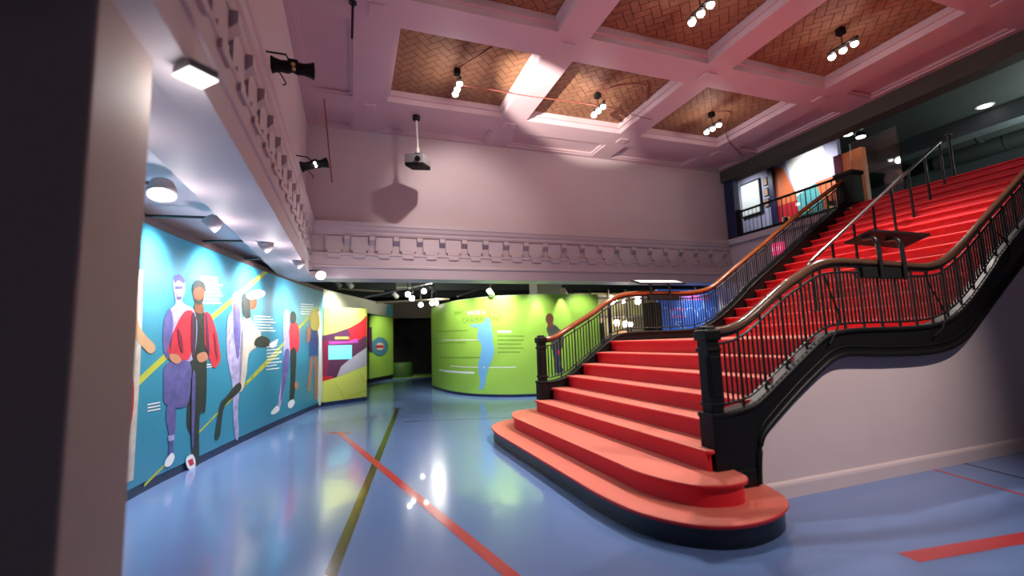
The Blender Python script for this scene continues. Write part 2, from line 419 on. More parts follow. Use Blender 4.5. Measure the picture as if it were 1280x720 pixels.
def stringer(y0, y1, front, dz=0.0):
    mb = MB()
    poly = [(2.62, .17), (2.62, .735)]+[(x, z+dz*min(1, max(0, (x-2.9)/1.0))) for x, z in STOPs]+[(x, z) for x, z in reversed(SBOTs)]
    mb.prism(poly, XZ(), y0, y1)
    yy = y0 if front else y1
    mb.tube([(x, yy, z-.012+dz*min(1, max(0, (x-2.9)/1.0))) for x, z in STOPs], .022, 8)
    mb.tube([(x, yy, z+.018) for x, z in SBOTs], .026, 8)
    ins = [(x, yy, (z)+.085) for x, z in SBOTs[8:]]
    mb.tube(ins, .010, 6)
    mb.box((2.98, y0-.012, .165), (2.74, y1+.012, .30), 0, .012)
    return mb.build('stringer', 'black_gloss', stair)
stringer(2.845, 2.985, True); stringer(YF-.005, YF+.135, True, .075)

# ------------------------------------------------------------------ stair railings
NHAND = [(2.70, 1.365), (2.80, 1.372), (2.915, 1.392), (3.09, 1.468), (3.48, 1.712), (3.734, 1.838), (3.945, 1.930), (4.20, 1.968), (4.6, 1.968), (5.0, 1.958),
         (5.30, 1.95), (5.55, 1.960), (5.81, 2.03), (6.20, 2.235), (6.64, 2.52), (7.26, 2.915), (9.50, 4.335)]
FHAND = [(2.70, 1.355), (2.80, 1.36), (2.92, 1.40), (3.11, 1.505), (3.54, 1.735), (3.76, 1.875), (3.99, 1.985), (4.29, 2.04), (4.9, 2.05), (5.41, 2.055),
         (5.75, 2.10), (5.97, 2.185), (6.22, 2.345), (6.92, 2.79), (8.26, 3.645), (9.55, 4.40)]
def interp(path, x):
    for (a, za), (b, zb) in zip(path, path[1:]):
        if a <= x <= b: return za+(zb-za)*(x-a)/(b-a)
    return path[-1][1] if x > path[-1][0] else path[0][1]
def newel(parent, x, y, z0, ztop):
    n = MB(); h = .057
    def sq(hw, za, zb, bev=.008): n.box((x-hw, y-hw, za), (x+hw, y+hw, zb), 0, bev)
    sq(h+.020, z0, z0+.40); sq(h+.027, z0+.385, z0+.425, .010); sq(h, z0+.42, ztop-.10); sq(h+.008, z0+.47, z0+.50, .006)
    sq(h+.010, ztop-.20, ztop-.17, .006); sq(h+.018, ztop-.115, ztop-.03, .014); sq(h-.005, ztop-.04, ztop, .02)
    for sx, sy in ((-1, 0), (0, -1), (1, 0), (0, 1)):    # raised panels on the faces
        a, b = (.042 if sx == 0 else .005), (.042 if sy == 0 else .005)
        n.box((x+sx*h-a, y+sy*h-b, z0+.54), (x+sx*h+a, y+sy*h+b, ztop-.24), 0, .004)
    return n.build('newel_post', 'black_gloss', parent)
def railing(name, y, hand, dz, label, side):
    t = thing(name, (2.6, y, 2*R), label, 'railing', 'iron and wood stair railings')
    hs = sm(hand, 4); top = [(x, z-.10) for x, z in hs if x > 2.72]
    st = [(x, z+dz*min(1, max(0, (x-2.9)/1.0))) for x, z in STOPs]
    bot = [(x, interp(st, x)+.055) for x, _ in hs if x > 2.72]
    newel(t, 2.652, y, 2*R, 1.41)
    hm = MB(); n = len(hs)
    hm.tube([(x, y, z) for x, z in hs], .044, 12, ry=.034)
    hm.build('handrail', 'wood_rail_shaded' if side == 0 else 'wood_rail', t)
    b = MB(); b.tube([(x, y, z-.045) for x, z in hs], .017, 6, ry=.012); b.build('rail_strap', 'black_iron', t)
    b = MB(); b.tube([(x, y, z) for x, z in top], .011, 6); b.build('top_bar', 'black_iron', t)
    b = MB(); b.tube([(x, y, z) for x, z in bot], .011, 6); b.build('bottom_bar', 'black_iron', t)
    x, k, rest = 2.76, 0, MB()
    while x < 9.45:
        zt, zb = interp(top, x), interp(bot, x)
        tall = k % 5 == 4
        if tall: zt, zb = interp(hs, x)-.03, interp(st, x)-.01
        r = .0125 if tall else .0090
        if k < 99:
            m = MB(); m.tube([(x, y, zb), (x, y, zt)], r, 6); m.build('baluster', 'black_iron', t)
        else: rest.tube([(x, y, zb), (x, y, zt)], r, 6)
        x += .0505; k += 1
    o = rest.build('upper_balusters', 'black_iron', t); o['kind'] = 'stuff'
    return t
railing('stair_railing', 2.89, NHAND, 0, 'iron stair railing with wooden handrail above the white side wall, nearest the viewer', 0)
railing('stair_railing', YF+.065, FHAND, .075, 'iron stair railing with orange-brown handrail along the far side of the red steps', 1)

# centre handrail of the upper flight
cr = thing('center_handrail', (6.04, 4.53, LZ), 'steel centre handrail on thin black posts up the red upper flight', 'handrail')
zc = lambda x: 2.335+(x-6.125)*.641
m = MB(); m.tube([(6.02, 4.53, 2.20), (6.03, 4.53, 2.25), (6.06, 4.53, 2.29), (6.125, 4.53, 2.335), (7.9, 4.53, zc(7.9)), (9.40, 4.53, zc(9.40)), (9.47, 4.53, zc(9.44)), (9.49, 4.53, zc(9.42))], .026, 10); m.build('rail', 'steel', cr)
for x in (6.09, 6.55, 7.05, 7.53, 8.01, 8.49, 8.97, 9.42):
    j = math.floor((x-X1)/T+1e-6); zb = (10+j)*R
    m = MB(); m.tube([(x, 4.53, zb), (x, 4.53, zc(x))], .019, 8); m.lathe([(.05, 0), (.05, .012), (.03, .02)], (x, 4.53, zb), n=12); m.build('post', 'black_iron', cr)
x = 9.72
m = MB(); m.tube([(x, 4.53, TOPZ), (x, 4.53, 4.63)], .024, 8); m.box((x-.04, 4.49, 4.61), (x+.05, 4.57, 4.65), 0, .008); m.build('end_post', 'black_iron', cr)

# ------------------------------------------------------------------ reading panels fixed to the railings
def slab(mb, P, th, mi=0):
    P = [Vector(p) for p in P]; n = (P[1]-P[0]).cross(P[3]-P[0]).normalized()*th
    vs = P+[p-n for p in P]
    mb.add(vs, [(0, 1, 2, 3), (7, 6, 5, 4), (0, 4, 5, 1), (1, 5, 6, 2), (2, 6, 7, 3), (3, 7, 4, 0)], mi)
rp = thing('reading_lectern', (5.0, 2.84, 1.83), 'black tilted reading panel clamped to the near railing, seen from below', 'sign', 'tilted reading panels on the stair landing')
m = MB(); slab(m, [(4.66, 3.10, 2.195), (5.54, 3.10, 2.180), (5.53, 2.83, 2.262), (4.66, 2.83, 2.262)], .022); m.build('panel', 'black_matte', rp)
for x in (4.72, 5.06):
    m = MB(); m.tube(smooth_path([(x, 2.835, 1.80), (x, 2.835, 2.08), (x-.01, 2.842, 2.17), (x-.02, 2.87, 2.21), (x-.02, 2.95, 2.215)], 3), .021, 8); m.build('bracket', 'black_iron', rp)
m = MB(); m.box((4.50, 2.855, 1.82), (5.07, 2.93, 1.925), 0, .006); m.build('clamp_plate', 'black_matte', rp)
ry = YF+.065
rp = thing('reading_lectern', (4.8, ry, 1.95), 'pale tilted reading panel on two posts above the far landing railing', 'sign', 'tilted reading panels on the stair landing')
m = MB(); slab(m, [(4.36, ry-.12, 2.195), (5.27, ry-.12, 2.205), (5.30, ry+.16, 2.29), (4.39, ry+.16, 2.28)], .02); m.build('panel', 'black_matte', rp)
m = MB(); slab(m, [(4.40, ry-.10, 2.204), (5.23, ry-.10, 2.214), (5.26, ry+.14, 2.287), (4.43, ry+.14, 2.277)], .006); o = m.build('panel_face', 'sign_white', rp); o['label'] = 'pale printed face'
for x in (4.62, 4.98):
    m = MB(); m.tube(smooth_path([(x, ry-.06, 1.93), (x, ry-.06, 2.12), (x, ry-.04, 2.17), (x, ry, 2.21)], 3), .018, 8); m.build('bracket', 'black_iron', rp)
m = MB(); m.box((4.55, ry-.075, 1.92), (5.15, ry-.03, 2.00), 0, .006); m.build('clamp_plate', 'black_matte', rp)

for lab, px in (('black cord hanging down the near balusters below the landing start', [(1030, 343), (1039.5, 370), (1049, 394), (1046, 412), (1037, 430)]),
                ('black cord looping from the near handrail to the stringer, right of the lectern', [(1156, 338), (1161, 355), (1180, 389), (1179, 408), (1168, 421)]),
                ('black cord looping beside the upper near balusters, close to the right edge', [(1246, 290), (1259, 305), (1262, 322), (1251, 338)])):
    m = MB(); m.tube(smooth_path([on_y(u, v, 2.818) for u, v in px], 4), .0085, 6); tag(m.build('power_cord', 'black_matte'), lab, 'cord', 'cords on the near stair railing')

# ------------------------------------------------------------------ curved printed walls
class Curve:
    def __init__(s, pts, n=6):
        s.P = [Vector((p.x, p.y)) for p in smooth_path([(a, b, 0) for a, b in pts], n)]
        s.S = [0]
        for a, b in zip(s.P, s.P[1:]): s.S.append(s.S[-1]+(b-a).length)
    def at(s, t, off=0):
        t = min(max(t, 0), s.S[-1]-1e-6)
        for i in range(len(s.P)-1):
            if s.S[i] <= t <= s.S[i+1]:
                a, b = s.P[i], s.P[i+1]; d = (b-a).normalized(); q = a+d*(t-s.S[i]); n = Vector((d.y, -d.x)); q = q+n*off
                return q
    def pix(s, u, v):
        """photo pixel -> (arc length, height) on the wall"""
        d = ray(u, v); best = None
        for i in range(len(s.P)-1):
            a, b = s.P[i], s.P[i+1]; e = b-a
            den = d.x*e.y-d.y*e.x
            if abs(den) < 1e-9: continue
            k = (a.x*e.y-a.y*e.x)/den; t = (a.x*d.y-a.y*d.x)/den
            if k > 0 and -.002 <= t <= 1.002 and (best is None or k < best[0]): best = (k, s.S[i]+t*e.length)
        if best is None: raise ValueError(('pix', u, v))
        return best[1], EYE.z+d.z*best[0]
    def wall(s, t0, t1, z0, z1, o0, o1, mi=0, mb=None):
        mb = mb or MB(); ts = [t0]+[q for q in s.S if t0+.01 < q < t1-.01]+[t1]
        ring = []
        for t in ts:
            a, b = s.at(t, o0), s.at(t, o1)
            ring.append([(a.x, a.y, z0), (b.x, b.y, z0), (b.x, b.y, z1), (a.x, a.y, z1)])
        vs = [p for r_ in ring for p in r_]; n = len(ring)
        mb.add(vs, [(i*4+k, i*4+(k+1) % 4, i*4+4+(k+1) % 4, i*4+4+k) for i in range(n-1) for k in range(4)], mi)
        mb.add(vs, [(0, 1, 2, 3), ((n-1)*4+3, (n-1)*4+2, (n-1)*4+1, (n-1)*4)], mi)
        return mb
    def patch(s, mb, sz, off, mi=0, mx=.12):
        """flat print following the wall: sz = outline in (arc length, height)"""
        t0, t1 = min(p[0] for p in sz), max(p[0] for p in sz); k = max(1, math.ceil((t1-t0)/mx))
        for i in range(k):                                 # strips, so the print bends with the wall
            a, b = t0+(t1-t0)*i/k, t0+(t1-t0)*(i+1)/k
            p = clip(sz, a, b, -9, 9)
            if len(p) < 3: continue
            for f in tessellate_polygon([[Vector((x, y, 0)) for x, y in p]]):
                vs = [(*s.at(p[q][0], off), p[q][1]) for q in f]
                mb.add(vs, [(0, 1, 2)], mi)
        return mb
    def poly(s, mb, px, off, mi=0, rnd=True):
        sz = [s.pix(u, v) for u, v in px]
        if rnd and len(sz) > 4:
            q = sz[-1:]+sz+sz[:2]; out = []
            for i in range(1, len(q)-2):
                for k in range(3):
                    t = k/3; a, b, c, d = [Vector(z) for z in q[i-1:i+3]]
                    w_ = .5*((2*b)+(c-a)*t+(2*a-5*b+4*c-d)*t*t+(3*b-a-3*c+d)*t**3); out.append((w_.x, w_.y))
            sz = out
        return s.patch(mb, sz, off, mi)
    def oval(s, mb, u, v, ru, rv, off, mi=0):
        return s.poly(mb, [(u+ru*math.cos(k*math.pi/6), v+rv*math.sin(k*math.pi/6)) for k in range(12)], off, mi)
    def bars(s, mb, rows, off, h=.02, mi=0):
        for u0, u1, v0, v1 in rows:
            a, b = s.pix(u0, v0), s.pix(u1, v1)
            s.patch(mb, [(a[0], a[1]-h/2), (b[0], b[1]-h/2), (b[0], b[1]+h/2), (a[0], a[1]+h/2)], off, mi)
        return mb

MC = Curve([(-2.2, 2.5), (-2.05, 4.2), (-1.93, 5.24), (-1.85, 5.84), (-1.70, 6.6), (-1.5, 7.69), (-1.18, 9.2), (-.72, 11.1), (-.22, 12.5), (.57, 14.4), (1.37, 16.3)])
tm = MC.pix(403, 440)[0]
mural = thing('mural_wall', (-1.6, 7.2, 0), 'long curved teal mural wall printed with life-size athletes and yellow stripes', 'mural')
MC.wall(.9, tm, .10, 2.625, -.10, 0).build('mural_panel', 'teal', mural)
tk = MC.pix(452, 420)[0]
pm = MC.wall(tm+.002, tk, .10, 2.70, -.10, 0); MC.wall(tk, MC.S[-1], 2.30, 2.70, -.10, 0, mb=pm)
pm.build('plain_panel', 'cream', mural)['label'] = 'plain cream end of the wall'
mb = MC.patch(MB(), [(MC.S[-1]-.75, 2.32), (MC.S[-1]-.02, 2.32), (MC.S[-1]-.02, 2.69), (MC.S[-1]-.6, 2.69)], .003); mb.build('turquoise_end', 'turquoise_print', mural)
MC.wall(.9, tk, 0, .10, -.10, -.012).build('base_strip', 'navy', mural)
MC.wall(.9, tm, 2.625, 2.71, -.14, .012).build('top_band', 'maroon_shade', mural)  # dark band in place of the shade above the mural edge
# yellow stripes
st = MB()
def stripe(u0, v0, u1, v1, w_):
    a, b = MC.pix(u0, v0), MC.pix(u1, v1); MC.patch(st, [(a[0], a[1]-w_/2), (b[0], b[1]-w_/2), (b[0], b[1]+w_/2), (a[0], a[1]+w_/2)], .002)
stripe(163, 487, 341, 333, .085); stripe(243, 546, 300, 488, .03); stripe(300, 488, 398, 386, .06); stripe(180, 607, 216, 572, .03); stripe(300, 487, 352, 438, .05)
st.build('yellow_stripe', 'yellow_print', mural)
# white paragraphs beside each figure
tx = MB()
MC.bars(tx, [(250, 272, 346+k*4.6, 348+k*4.3) if k < 2 else (253, 274+(k % 3)*2, 346+k*4.6, 348+k*4.4) for k in range(8)], .003, .022)
MC.bars(tx, [(317, 338+(k % 3)*3, 395+k*3.6, 396+k*3.5) for k in range(6)], .003, .018)
MC.bars(tx, [(333, 346+(k % 3)*3, 434+k*4, 432+k*4) for k in range(8)], .003, .016)
MC.bars(tx, [(376, 392, 380+k*3, 381+k*3) for k in range(5)], .003, .014)
MC.bars(tx, [(258, 268, 456+k*3, 455+k*3) for k in range(2)]+[(184, 200, 506+k*4, 503+k*4) for k in range(3)], .003, .012)
tx.build('text_block', 'white_print', mural)
def figure(label, pieces):
    mats = []; mb = MB(); off = .004
    for m_, kind, *a in pieces:
        if m_ not in mats: mats.append(m_)
        off += .0006
        if kind == 'p': MC.poly(mb, a[0], off, mats.index(m_))
        elif kind == 'q': MC.poly(mb, a[0], off, mats.index(m_), False)
        else: MC.oval(mb, *a, off, mats.index(m_))
    o = mb.build('printed_figure', mats, mural); o['label'] = label
figure('cropped tan figure with arm out, beside the pillar', [
    ('jersey_print', 'q', [(158, 338), (178, 337), (177, 400), (174, 470), (166, 600), (152, 606), (153, 450)]),
    ('tan_print', 'p', [(158, 330), (166, 335), (168, 360), (164, 385), (158, 390)]),
    ('tan_print', 'p', [(158, 395), (168, 392), (174, 408), (182, 420), (192, 430), (193, 438), (186, 442), (176, 432), (168, 424), (160, 430)]),
    ('crimson_print', 'p', [(157, 470), (166, 474), (166, 510), (160, 540), (154, 540)])])
figure('lavender ghost athlete in purple shorts', [
    ('lavender_print', 'p', [(216, 350), (223, 344), (230, 350), (231, 364), (227, 376), (234, 382), (242, 388), (246, 410), (240, 450), (214, 452), (206, 430), (206, 400), (210, 388), (219, 380), (217, 366)]),
    ('purple_print', 'p', [(205, 398), (212, 386), (216, 405), (213, 440), (216, 450), (206, 446), (203, 425)]),
    ('purple_print', 'p', [(207, 455), (236, 452), (238, 480), (232, 508), (206, 505), (204, 480)]),
    ('purple_print', 'p', [(209, 505), (218, 507), (219, 530), (216, 555), (216, 570), (210, 570), (211, 545), (207, 525)]),
    ('purple_print', 'p', [(217, 346), (223, 343), (230, 349), (229, 354), (222, 350), (218, 354)]),
    ('lavender_print', 'p', [(209, 545), (217, 543), (217, 550), (210, 552)]), ('purple_print', 'p', [(218, 358), (227, 358), (227, 361), (218, 361)]), ('purple_print', 'p', [(220, 371), (226, 371), (225, 374), (221, 374)]),
    ('white_print', 'p', [(206, 575), (214, 566), (217, 572), (212, 582), (205, 583)])])
figure('athlete in a red jacket and black clothes', [
    ('black_print', 'p', [(240, 395), (247, 388), (256, 392), (260, 420), (258, 450), (258, 480), (256, 515), (249, 520), (248, 580), (240, 580), (238, 545), (233, 530), (235, 480), (238, 440)]),
    ('red_print', 'p', [(238, 388), (241, 395), (240, 430), (236, 448), (226, 452), (215, 447), (209, 438), (212, 425), (222, 402), (230, 390)]),
    ('red_print', 'p', [(256, 390), (264, 396), (270, 415), (273, 430), (275, 450), (268, 460), (264, 456), (260, 445), (256, 430), (255, 410)]),
    ('skin_dark_print', 'o', 248, 366, 7.5, 14),
    ('skin_dark_print', 'p', [(244, 376), (252, 376), (254, 390), (248, 392), (242, 388)]),
    ('black_print', 'p', [(240, 366), (240, 357), (244, 351), (249, 350), (254, 353), (256, 358), (256, 365), (252, 359), (244, 360)]), ('black_print', 'p', [(243, 373), (248, 376), (253, 373), (252, 379), (248, 381), (244, 379)]),
    ('skin_print', 'p', [(246, 443), (256, 440), (259, 448), (251, 453), (246, 450)]),
    ('skin_print', 'p', [(211, 443), (220, 443), (226, 450), (220, 455), (212, 450)]),
    ('plum_print', 'p', [(239, 394), (242, 396), (243, 440), (240, 446), (238, 430)]), ('plum_print', 'p', [(256, 394), (258, 396), (261, 440), (258, 440), (257, 420)]),
    ('maroon_print', 'p', [(221, 410), (226, 420), (228, 440), (225, 438), (222, 424)]), ('maroon_print', 'p', [(266, 412), (270, 430), (271, 450), (268, 440)]),
    ('purple_print', 'p', [(239, 470), (243, 470), (242, 520), (240, 560), (238, 540)]),
    ('white_print', 'p', [(231, 573), (239, 568), (243, 577), (241, 588), (233, 585)]),
    ('red_print', 'p', [(233, 576), (239, 573), (241, 580), (236, 583)])])
figure('lavender ghost of the hockey player', [
    ('lavender_print', 'p', [(289, 372), (295, 365), (301, 372), (301, 390), (304, 420), (302, 460), (299, 490), (297, 510), (298, 545), (294, 548), (291, 520), (290, 480), (284, 450), (283, 415), (285, 395), (290, 388)]),
    ('purple_print', 'p', [(291, 380), (297, 376), (300, 388), (300, 420), (297, 450), (293, 430), (291, 400)])])
figure('hockey player in a cream jersey with stick', [
    ('jersey_print', 'p', [(305, 395), (313, 398), (319, 410), (326, 416), (322, 432), (311, 442), (308, 465), (304, 485), (299, 488), (299, 455), (301, 420)]),
    ('skin_dark_print', 'o', 315, 378, 6, 9),
    ('black_print', 'p', [(303, 368), (311, 370), (312, 385), (313, 396), (306, 398), (302, 385)]),
    ('white_print', 'p', [(308, 368), (322, 362), (331, 365), (328, 371), (312, 374)]),
    ('black_print', 'p', [(319, 424), (327, 420), (336, 424), (336, 432), (327, 434), (318, 432)]),
    ('white_print', 'p', [(336, 430), (343, 426), (347, 424), (344, 432), (339, 435)]),
    ('black_print', 'p', [(291, 484), (299, 478), (301, 485), (294, 494), (284, 502), (278, 514), (274, 545), (268, 548), (271, 525), (275, 504), (283, 495)])])
figure('lavender ghost of the red-shirted athlete', [
    ('lavender_print', 'p', [(354, 396), (358, 387), (362, 393), (361, 410), (362, 440), (358, 470), (351, 505), (348, 512), (347, 505), (352, 470), (354, 440)]),
    ('purple_print', 'p', [(355, 440), (361, 438), (360, 465), (354, 490), (351, 500), (352, 470)]),
    ('white_print', 'p', [(339, 514), (346, 507), (349, 512), (344, 517), (339, 518)])])
figure('athlete in a red shirt and dark trousers', [
    ('red_print', 'p', [(363, 404), (369, 402), (373, 408), (374, 425), (372, 440), (363, 440), (361, 420)]),
    ('black_print', 'p', [(363, 438), (370, 438), (369, 470), (367, 500), (362, 502), (363, 470)]),
    ('black_print', 'o', 366, 397, 4, 8), ('skin_print', 'o', 370, 482, 2, 5),
    ('white_print', 'p', [(360, 503), (366, 499), (368, 504), (364, 510), (360, 509)])])
figure('fair-haired athlete in a blue dress', [
    ('white_print', 'p', [(396, 395), (401, 393), (402, 440), (402, 500), (397, 500), (398, 440)]),
    ('blue_print', 'p', [(387, 412), (395, 411), (398, 425), (396, 447), (387, 447), (386, 430)]),
    ('skin_print', 'p', [(388, 447), (391, 447), (389, 470), (387, 486), (384, 488), (386, 465)]),
    ('skin_print', 'p', [(392, 447), (396, 447), (397, 470), (397, 496), (393, 496), (393, 470)]),
    ('skin_print', 'p', [(384, 410), (388, 409), (387, 425), (384, 428), (383, 420)]),
    ('hair_print', 'p', [(387, 396), (391, 387), (396, 389), (400, 402), (397, 412), (389, 411)])])

# green curved wall
GC = Curve([(2.36, 14.26), (2.40, 13.3), (2.48, 12.4), (2.68, 11.6), (2.99, 11.0), (3.5, 10.5), (4.15, 10.2), (4.9, 10.1), (5.45, 10.1), (5.90, 10.1)])
gw = thing('display_wall', (3.4, 10.8, 0), 'lime green curved display wall with pale blue figure behind the staircase', 'display wall')
GC.wall(0, GC.S[-1], .07, 2.43, -.12, 0).build('panel', 'lime', gw)
GC.wall(0, GC.S[-1], 0, .07, -.12, -.02).build('base_strip', 'navy', gw)
GC.wall(0, GC.S[-1], 2.43, 2.445, -.12, .003).build('top_band', 'pale_print', gw)
def wrap_text(txt, u, v, size, m_, name='lettering', spacing=1.0):
    c = bpy.data.curves.new('t', 'FONT'); c.body = txt; c.size = size; c.space_character = spacing; c.resolution_u = 2
    o = bpy.data.objects.new('t', c); COL.objects.link(o); dg = bpy.context.evaluated_depsgraph_get()
    me = bpy.data.meshes.new_from_object(o.evaluated_get(dg)); t0, z0 = GC.pix(u, v); mb = MB()
    mb.add([(*GC.at(t0+q.co.x, .003), z0+q.co.y) for q in me.vertices], [list(p.vertices) for p in me.polygons])
    bpy.data.objects.remove(o); bpy.data.curves.remove(c); bpy.data.meshes.remove(me)
    return mb.build(name, m_, gw)
wrap_text('WHAT', 568, 394, .15, 'green_print'); wrap_text('MAKES A', 584, 394, .15, 'white_print')
wrap_text('CHAMPION?', 578, 404, .19, 'green_print', spacing=1.25)
mb = MB(); Z = lambda a: [(530+x/5.144, 360+y/5.144) for x, y in a]
GC.poly(mb, Z([(392, 200), (408, 190), (424, 205), (428, 225), (434, 262), (441, 300), (440, 340), (450, 390), (445, 440), (430, 480), (412, 520), (400, 570), (390, 625), (375, 650), (345, 652), (350, 640), (362, 625), (360, 580), (352, 540), (348, 500), (358, 450), (370, 400), (368, 360), (350, 335), (332, 312), (335, 296), (352, 262), (346, 252), (304, 250), (305, 234), (350, 232), (376, 226), (390, 214)]), .003)
mb.build('blue_silhouette', 'sky_print', gw)
mb = MB(); GC.bars(mb, [(553, 612, 425, 424.5), (563, 645, 457.5, 459)], .003, .018); GC.bars(mb, [(622, 639, 414.5, 414.5)], .003, .05)
GC.bars(mb, [(549, 593, 462.5, 466)], .003, .05); mb.build('white_lettering', 'white_print', gw)
mb = MB(); GC.bars(mb, [(545, 584, 414.5, 413), (545, 582, 429, 428), (546, 604, 446.5, 446.5), (622, 656, 420, 420), (622, 655, 425, 425), (622, 652, 430, 430), (622, 655, 435, 435), (622, 650, 440, 440)], .003, .014)
mb.build('green_lettering', 'green_print', gw)
mb = MB(); Q = lambda a: [(650+x/5.538, 380+y/5.538) for x, y in a]
GC.poly(mb, Q([(183, 172), (196, 150), (215, 140), (240, 145), (272, 172), (302, 220), (298, 280), (284, 312), (225, 322), (212, 260), (196, 215)]), .003, 0)
GC.poly(mb, Q([(226, 315), (282, 305), (276, 420), (300, 450), (292, 472), (246, 472), (240, 400)]), .003, 1)
GC.oval(mb, 687, 398.5, 5, 6.8, .004, 2); GC.poly(mb, [(685, 402), (691, 402), (692, 409), (684, 409)], .0035, 2, False); GC.oval(mb, 698.5, 440.5, 2.6, 3, .004, 3)
o = mb.build('printed_figure', ['shirt_print', 'jeans_print', 'skin_dark_print', 'red_print'], gw); o['label'] = 'standing figure in dark shirt and jeans holding something red'

# ------------------------------------------------------------------ lime kiosk at the end of the mural
def plane_px(a, b):
    a, b = Vector((*a, 0)), Vector((*b, 0)); n = (b-a).cross(Vector((0, 0, 1))).normalized()
    if n.dot(EYE-a) < 0: n = -n
    return a, b, n, (lambda u, v, off=0: (lambda d: EYE+d*((a+n*off-EYE).dot(n)/d.dot(n)))(ray(u, v)))
def ppoly(mb, fn, px, off, mi):
    P = [fn(u, v, off) for u, v in px]
    for t in tessellate_polygon([P]): mb.add([P[i] for i in t], [(0, 1, 2)], mi)
_a = on_z(401.5, 440, 1.34); _q = MC.at(tm, .035)
A, B, N, kp = plane_px((_q.x, _q.y), (.375, 12.05))
kiosk = thing('display_kiosk', (-.1, 12.1, 0), 'yellow and maroon display panel with blue screen at the end of the teal mural', 'display panel')
def upright(A, B, N, z0, z1, th):
    mb = MB(); vs = [A, B, B-N*th, A-N*th]
    vs = [(p.x, p.y, z0) for p in vs]+[(p.x, p.y, z1) for p in vs]
    mb.add(vs, [(0, 1, 2, 3), (4, 5, 6, 7), (0, 1, 5, 4), (1, 2, 6, 5), (2, 3, 7, 6), (3, 0, 4, 7)]); return mb
upright(A, B, N, .09, 2.27, .05).build('body', 'lime_yellow', kiosk)
upright(A-N*.01, B-N*.01, N, 0, .09, .03).build('base_strip', 'navy', kiosk)
K = lambda a: [(390+x/5.143, 370+y/5.143) for x, y in a]
mb = MB()
ppoly(mb, kp, K([(68, 255), (150, 235), (240, 205), (310, 165), (352, 125), (352, 445), (300, 465), (230, 495), (150, 525), (68, 548)]), .003, 0)
ppoly(mb, kp, K([(230, 212), (310, 168), (352, 130), (352, 255), (290, 290), (235, 285), (250, 250)]), .005, 1)
ppoly(mb, kp, K([(68, 290), (105, 285), (110, 400), (95, 520), (68, 545)]), .005, 3)
ppoly(mb, kp, K([(105, 290), (240, 290), (290, 270), (300, 300), (110, 312)]), .006, 2)
ppoly(mb, kp, K([(160, 520), (185, 455), (250, 400), (352, 330), (352, 445), (260, 483)]), .005, 4)
ppoly(mb, kp, K([(148, 262), (235, 262), (235, 276), (148, 278)]), .007, 5)
ppoly(mb, kp, K([(68, 520), (130, 515), (135, 530), (68, 548)]), .007, 1)
mb.build('graphic', ['plum_print', 'crimson_print', 'magenta_print', 'maroon_print', 'grey_print', 'lime_yellow'], kiosk)
mb = MB(); ppoly(mb, kp, K([(105, 318), (257, 315), (257, 405), (105, 410)]), .012, 0); mb.build('screen', 'cyan_screen', kiosk)
mb = MB()
for a_ in ([(140, 550), (146, 547), (212, 655), (204, 658)], [(205, 655), (352, 600), (352, 607), (205, 662)], [(300, 485), (306, 482), (345, 555), (338, 558)]): ppoly(mb, kp, K(a_), .004, 0)
mb.build('court_lines', 'yellow_print', kiosk)
A, B, N, kp = plane_px((.62, 17.2), (1.60, 19.0))
pn = thing('badge_sign', (1.1, 18.1, 0), 'lime upright panel with round blue badge beside the dark doorway', 'display panel')
upright(A, B, N, .16, 2.42, .6).build('body', 'lime', pn); upright(A-N*.03, B-N*.03, N, 0, .16, .5).build('base_strip', 'black_matte', pn)
mb = MB(); ppoly(mb, kp, [(475+10.5*math.cos(k*math.pi/12), 433+11.5*math.sin(k*math.pi/12)) for k in range(24)], .02, 0)
ppoly(mb, kp, [(475+5*math.cos(k*math.pi/8), 433+5*math.sin(k*math.pi/8)) for k in range(16)], .03, 1)
ppoly(mb, kp, [(470.5, 431.5), (479.5, 431.5), (479.5, 434.5), (470.5, 434.5)], .04, 2)
mb.build('round_badge', ['badge_blue', 'jersey_print', 'crimson_print'], pn)
mb = MB(); ppoly(mb, kp, K([(362, 200), (385, 198), (387, 330), (385, 365), (368, 350), (362, 300)]), .02, 0); mb.build('dark_graphic', 'plum_print', pn)
upright(A, B, N, 2.42, 2.60, .9).build('canopy', 'green_dark', pn)
bn = MB(); bn.lathe([(.44, 0), (.46, .04), (.46, .52), (.42, .58), (.05, .58)], (1.95, 19.4, .02), n=28); tag(bn.build('round_bench', 'green_dark'), 'dark green round bench inside the dark doorway', 'bench')
w = MB(); w.box((1.6, 18.9, 0), (3.6, 20.3, .012)); tag(w.build('floor_mat', 'lime'), 'lime green floor mat in the dark doorway', 'mat')

# ------------------------------------------------------------------ exhibits seen through the far railing
bp = thing('display_board', (9.2, 10.3, 0), 'bright blue panel with white drawings seen through the far railing', 'display panel')
m = MB(); m.box((7.90, 10.30, .05), (10.40, 10.42, 2.60), 0, .01); m.build('body', 'blue_panel', bp)
m = MB(); m.box((7.96, 10.30, 0), (10.34, 10.44, .05)); m.build('base_strip', 'black_matte', bp)
m = MB(); rr = random.Random(3)
def fpoly(m, pts, y, mi=0):
    P = [Vector((x, y, z)) for x, z in pts]
    for t in tessellate_polygon([P]): m.add([P[i] for i in t], [(0, 1, 2)], mi)
for k in range(26):
    x, z, a = rr.uniform(8.05, 10.2), rr.uniform(1.45, 2.5), rr.uniform(0, 3.1); L = rr.uniform(.08, .32)
    dx, dz = math.cos(a)*L, math.sin(a)*L; nx, nz = -math.sin(a)*.012, math.cos(a)*.012
    fpoly(m, [(x-nx, z-nz), (x+dx-nx, z+dz-nz), (x+dx+nx, z+dz+nz), (x+nx, z+nz)], 10.296, 0)
